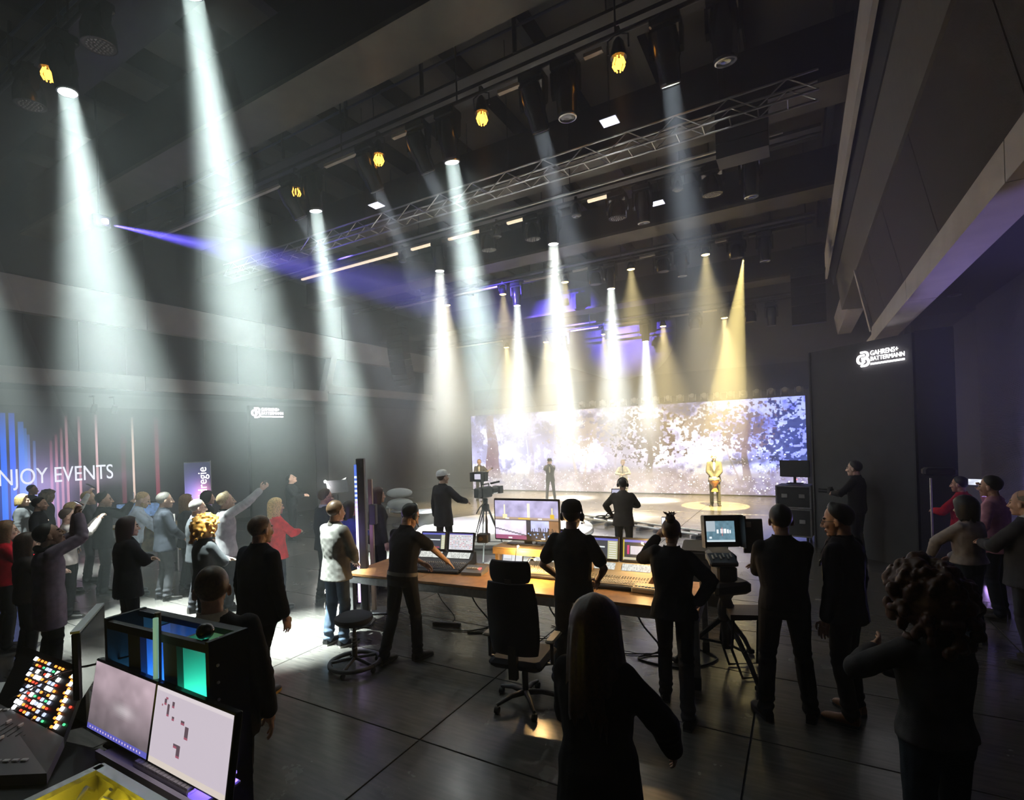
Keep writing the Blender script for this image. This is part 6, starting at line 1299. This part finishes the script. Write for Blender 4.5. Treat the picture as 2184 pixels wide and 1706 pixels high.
for x, rgb, pw, zz in ((.11, (.1, .5, 1.), .5, 1.12), (.41, (.03, .22, 1.), .8, 1.14), (.71, (.05, 1., .62), .6, 1.14)):
    p = Vector((ra.x, ra.y, 0)) + Matrix.Rotation(rang, 3, 'Z') @ Vector((x, .08, zz + .1)); MB().box((x, .14, 1.075), (.18, .06, .012)).build('light_bar', mat('bay_light_%d' % int(x * 100), rgb, emit=rgb, strength=1.2), r); lamp('bay_light', 'POINT', p, pw, rgb, None, .05)
MB().tube([(.68, .13, 1.4), (.74, .1, 1.25), (.70, .12, 1.15), (.75, .1, 1.09)], .008, 6).build('cord', M_cable, r, 60); MB().ell((.74, .05, 1.52), (.04, .04, .04)).cyl((.74, .05, 1.49), (.74, .05, 1.44), .015).build('webcam', M_blackg, r, 60)
q = Vector((ra.x, ra.y, 0)) + Matrix.Rotation(rang, 3, 'Z') @ Vector((.46, -.035, 0)); r = thing('tube_lamp', 'slim pale green tube standing before the rack bays', 'lamp', (q.x, q.y, .98)); MB().cyl((0, 0, .10), (.03, .0, .70), .012).build('tube', mat('pale_green_tube', (.55, .8, .65), .3, emit=(.4, .8, .6), strength=.12), r, 40); MB().cyl((-.015, .02, .03), (.01, .02, .72), .014).build('support', M_brass, r, 40); MB().lathe([(.06, 0), (.06, .02), (.015, .04)]).build('foot', M_black, r)
# monitor seen edge-on
q = at_d(192, 1395, 2.95); r = thing('side_monitor', 'dark monitor seen nearly edge-on left of the rack', 'monitor', (q.x, q.y, .98), HEAD + math.radians(118)); MB().rbox((0, .0, .01), (.24, .2, .02), .006).box((0, .03, .12), (.05, .03, .24)).build('stand', M_black, r); h = MB().rbox((0, .0, .34), (.56, .035, .36), .008).build('housing', M_blackg, r, loc=(0, 0, .05)); MB().box((0, -.019, .34), (.54, .004, .34)).build('glass', mat('dark_screen_glass', (.04, .04, .045), .1), h); MB().box((0, .0, .525), (.56, .04, .012)).build('silver_edge', M_alu, h)
# video switcher with lit keys
def quad_frame(BL, BR, TL): X = (BR - BL); Y = (TL - BL); N = X.cross(Y).normalized(); return X, Y, N
BL, BR, TL = CWp(-2.93, 2.92, 1.06), CWp(-2.33, 2.60, 1.06), CWp(-3.03, 3.2, 1.28)
BL = BL - (BR - BL) * .25; TL = TL - (BR - BL) * .2
X, Y, N = quad_frame(BL, BR, TL)
r = thing('video_switcher', 'video switcher panel crowded with glowing white and orange keys', 'controller', (0, 0, 0)); TR = TL + X
fr_l, fr_r = CWp(-2.62, 2.25, 1.03) - X * .25, CWp(-2.2, 2.36, 1.03)
down = Vector((0, 0, -.05))
MB().loft([[BL, BR, TR, TL], [q + down + Vector((0, 0, -.0)) for q in (BL, BR, TR, TL)]]).build('upper_panel', mat('switcher_black', (.014, .014, .016), .4), r); MB().loft([[fr_l, fr_r, BR, BL], [q + down for q in (fr_l, fr_r, BR, BL)]]).build('lower_panel', mat('switcher_grey', (.20, .19, .20), .45), r)
MB().loft([[TL, TR, TR + Vector((0, 0, -.28)), TL + Vector((0, 0, -.28))], [q + (BL - TL) * .15 for q in (TL, TR, TR + Vector((0, 0, -.28)), TL + Vector((0, 0, -.28)))]]).build('rear_housing', M_rig, r)
Rm = Matrix((X.normalized(), N.cross(X.normalized()), N)).transposed(); rk = random.Random(6)
KM = {n: MB().rbox((0, 0, .004), (s, s * .8, .009), .002).mesh('key', m) for n, s, m in (('w', .028, mat('key_white_lit', (.9, .9, .9), emit=(.95, .97, 1), strength=.9)), ('o', .016, mat('key_orange_lit', (.9, .3, .05), emit=(1, .28, .04), strength=.9)), ('r', .014, mat('key_red_lit', (.8, .05, .03), emit=(1, .06, .03), strength=.8)), ('g', .014, mat('key_green_lit', (.1, .8, .3), emit=(.1, 1, .35), strength=.5)), ('b', .022, mat('key_pale_lit', (.7, .75, .9), emit=(.6, .7, 1), strength=.45)), ('d', .02, M_grey))}
def put(n, a, b): o = link('key', KM[n], r, BL + X * a + Y * b + N * .001); o.rotation_euler = Rm.to_euler()
for k in range(7): put('w', .88 - .004 * k, .08 + .125 * k); put('o', .83, .05 + .125 * k); put('o', .86, .13 + .125 * k)
for i in range(9):
    for j in range(10):
        a_, b_ = .28 + .052 * i + rk.uniform(-.006, .006), .06 + .09 * j; n = rk.choice('ooorwbbddgrd' if (i + j) % 3 else 'wwob'); put(n, a_, b_)
for b_, n in ((.15, 'g'), (.4, 'r'), (.62, 'g'), (.85, 'r')): put(n, .96, b_)
X2, Y2, N2 = quad_frame(fr_l, fr_r, BL); R2 = Matrix((X2.normalized(), N2.cross(X2.normalized()), N2)).transposed()
fs = MB().rbox((0, 0, .008), (.014, .03, .016), .003).mesh('fader_cap', M_white); ft_ = MB().box((0, 0, 0), (.004, .12, .002)).mesh('fader_slot', M_black); bk = MB().rbox((0, 0, .004), (.03, .018, .008), .002).mesh('key', M_white)
for i in range(10):
    p = fr_l + X2 * (.12 + .07 * i); o = link('fader_slot', ft_, r, p + Y2 * .55 + N2 * .002); o.rotation_euler = R2.to_euler(); o = link('fader_cap', fs, r, p + Y2 * (.4 + .3 * rk.random()) + N2 * .002); o.rotation_euler = R2.to_euler()
    for b_ in (.85, .15): o = link('key', bk, r, p + Y2 * b_ + N2 * .001); o.rotation_euler = R2.to_euler()
# papers, gooseneck microphone, red puck
q = CWp(-3.42, 3.3, .985); r = thing('paper_stack', 'white printed sheets lying at the left end of the station desk', 'paper', q, .4); 
for k in range(3): MB().box((.02 * k, .01 * k, .003 * k), (.3, .21, .002), .1 * k).build('sheet', mat('paper', (.85, .85, .82), .7), r)
q = CWp(-2.95, 2.95, 1.1); r = thing('gooseneck_microphone', 'thin gooseneck microphone reaching over the video switcher', 'microphone', q); t_ = CWp(-2.0, 2.75, 1.42) - q; MB().tube([(0, 0, 0), tuple(t_ * .4 + Vector((0, 0, .05))), tuple(t_)], .006, 6).build('neck', M_cable, r, 60); MB().cyl(tuple(t_ * .93), tuple(t_ * 1.06), .011).build('capsule', M_dark, r, 40)
# open case lit yellow with cables: far corner and the two rim edges run to the picture bottom
Zr = 1.19; Pk = at_z(212, 1636, Zr); kx = (at_z(330, 1706, Zr) - Pk).normalized(); ang2 = math.atan2(kx.y, kx.x)
r = thing('cable_case', 'open case lit yellow inside, full of cables, at the bottom left', 'case', (Pk.x, Pk.y, Zr - .21), ang2); M_case = mat('case_lining', (.5, .48, .36), .5); CW2, CD2 = .62, .5; KR = Matrix.Rotation(ang2, 3, 'Z')
for c_, s_ in (((CW2 / 2, 0, .1), (CW2, .02, .2)), ((CW2 / 2, -CD2, .1), (CW2, .02, .2)), ((0, -CD2 / 2, .1), (.02, CD2, .2)), ((CW2, -CD2 / 2, .1), (.02, CD2, .2))): MB().box(c_, s_).build('wall', M_case, r); MB().box((c_[0], c_[1], .205), (s_[0] + .02, s_[1] + .02, .02)).build('rim', M_alu, r)
MB().box((CW2 / 2, -CD2 / 2, .005), (CW2, CD2, .01)).build('floor_sheet', M_case, r)
lamp('case_light', 'POINT', Vector((Pk.x, Pk.y, Zr - .03)) + KR @ Vector((.27, -.27, .0)), 1.6, (1, .82, .04), None, .06); MB().ell((.2, -.2, .17), (.03, .03, .02)).cyl((.2, -.2, .01), (.2, -.2, .16), .008).build('lamp', mat('yellow_bulb', (1, .9, .2), emit=(1, .8, .05), strength=1), r, 60)
for k, lab in enumerate(('yellow lit cable loop rising from the open case', 'cable looped at the middle of the open case', 'cable curled at the right of the open case', 'short cable lying across the open case', 'cable bent at the rear of the open case')):
    pts = []; x0 = .07 + .06 * k
    for j in range(9): pts.append(Vector((Pk.x, Pk.y, Zr - .2)) + KR @ Vector((x0 + .05 * math.sin(j * 1.3 + k), -.38 + .043 * j, .03 + .16 * abs(math.sin(j * .7 + k)))))
    tag(MB().tube(pts, .009, 7).build('cable', mat('pale_cable', (.6, .58, .5), .5), None, 60), lab, 'cable', 'cables in the open case')
# violet tray with keyboard between the monitors and the case
Pk = at_z(212, 1628, 1.0)
r = thing('keyboard_tray', 'violet lit metal tray with keyboard under the wide monitors', 'tray', (Pk.x, Pk.y, .985), ang2); M_tray = mat('pale_tray_metal', (.5, .48, .58), .35, .2)
MB().rbox((.33, .135, .01), (.85, .2, .02), .006).build('deck', M_tray, r); MB().box((.33, .03, .02), (.85, .02, .04)).build('front_lip', M_tray, r); kbd = MB().rbox((.42, .12, .03), (.46, .13, .02), .005).build('keyboard', mat('pale_keyboard', (.55, .52, .62), .5), r); mk = MB()
for i in range(15):
    for j in range(4): mk.box((.42 - .21 + .03 * i, .075 + .03 * j, .044), (.025, .025, .008))
mk.build('keys', mat('key_caps', (.65, .62, .72), .5), kbd)['kind'] = 'stuff'; MB().ell((-.02, .13, .05), (.035, .035, .03)).build('red_knob', mat('red_plastic', (.55, .02, .06), .35), r, 180); MB().box((.28, .2, .028), (.08, .04, .01)).build('pink_card', mat('pink_card', (.85, .03, .3), .5), r)
MB().box((.33, .225, .05), (.8, .012, .012)).build('light_strip', mat('violet_strip', (.4, .3, 1), emit=(.3, .2, 1), strength=.8), r); lt = lamp('tray_light', 'AREA', Vector((Pk.x, Pk.y, 1.04)) + KR @ Vector((.33, .21, 0)), 8, (.25, .16, 1), None, aim=KR @ Vector((0, -1, -.7))); lt.data.shape = 'RECTANGLE'; lt.data.size = .8; lt.data.size_y = .02
# violet floor uplight washing the ribbed wall behind the right-hand guests
q_ = Vector((2.55, 10.9, 0)); r = thing('floor_uplight', 'small violet floor uplight at the ribbed wall behind the guests', 'light', q_)
MB().rbox((0, 0, .02), (.2, .2, .04), .01).build('base', M_rig, r); MB().lathe([(.07, .05), (.08, .1), (.08, .18), (.07, .18)], axis=(.15, -.5, 1)).build('can', M_rig, r, 40); MB().lathe([(.004, .185), (.07, .18)], axis=(.15, -.5, 1)).build('lens', mat('violet_lens', (.5, .3, 1)), r)
lamp('violet_wash', 'SPOT', q_ + Vector((.04, -.12, .27)), 240, (.36, .30, 1), None, .05, 110, 1, (.35, -.9, .75))
for m in bpy.data.materials: m.cycles.emission_sampling = 'NONE'
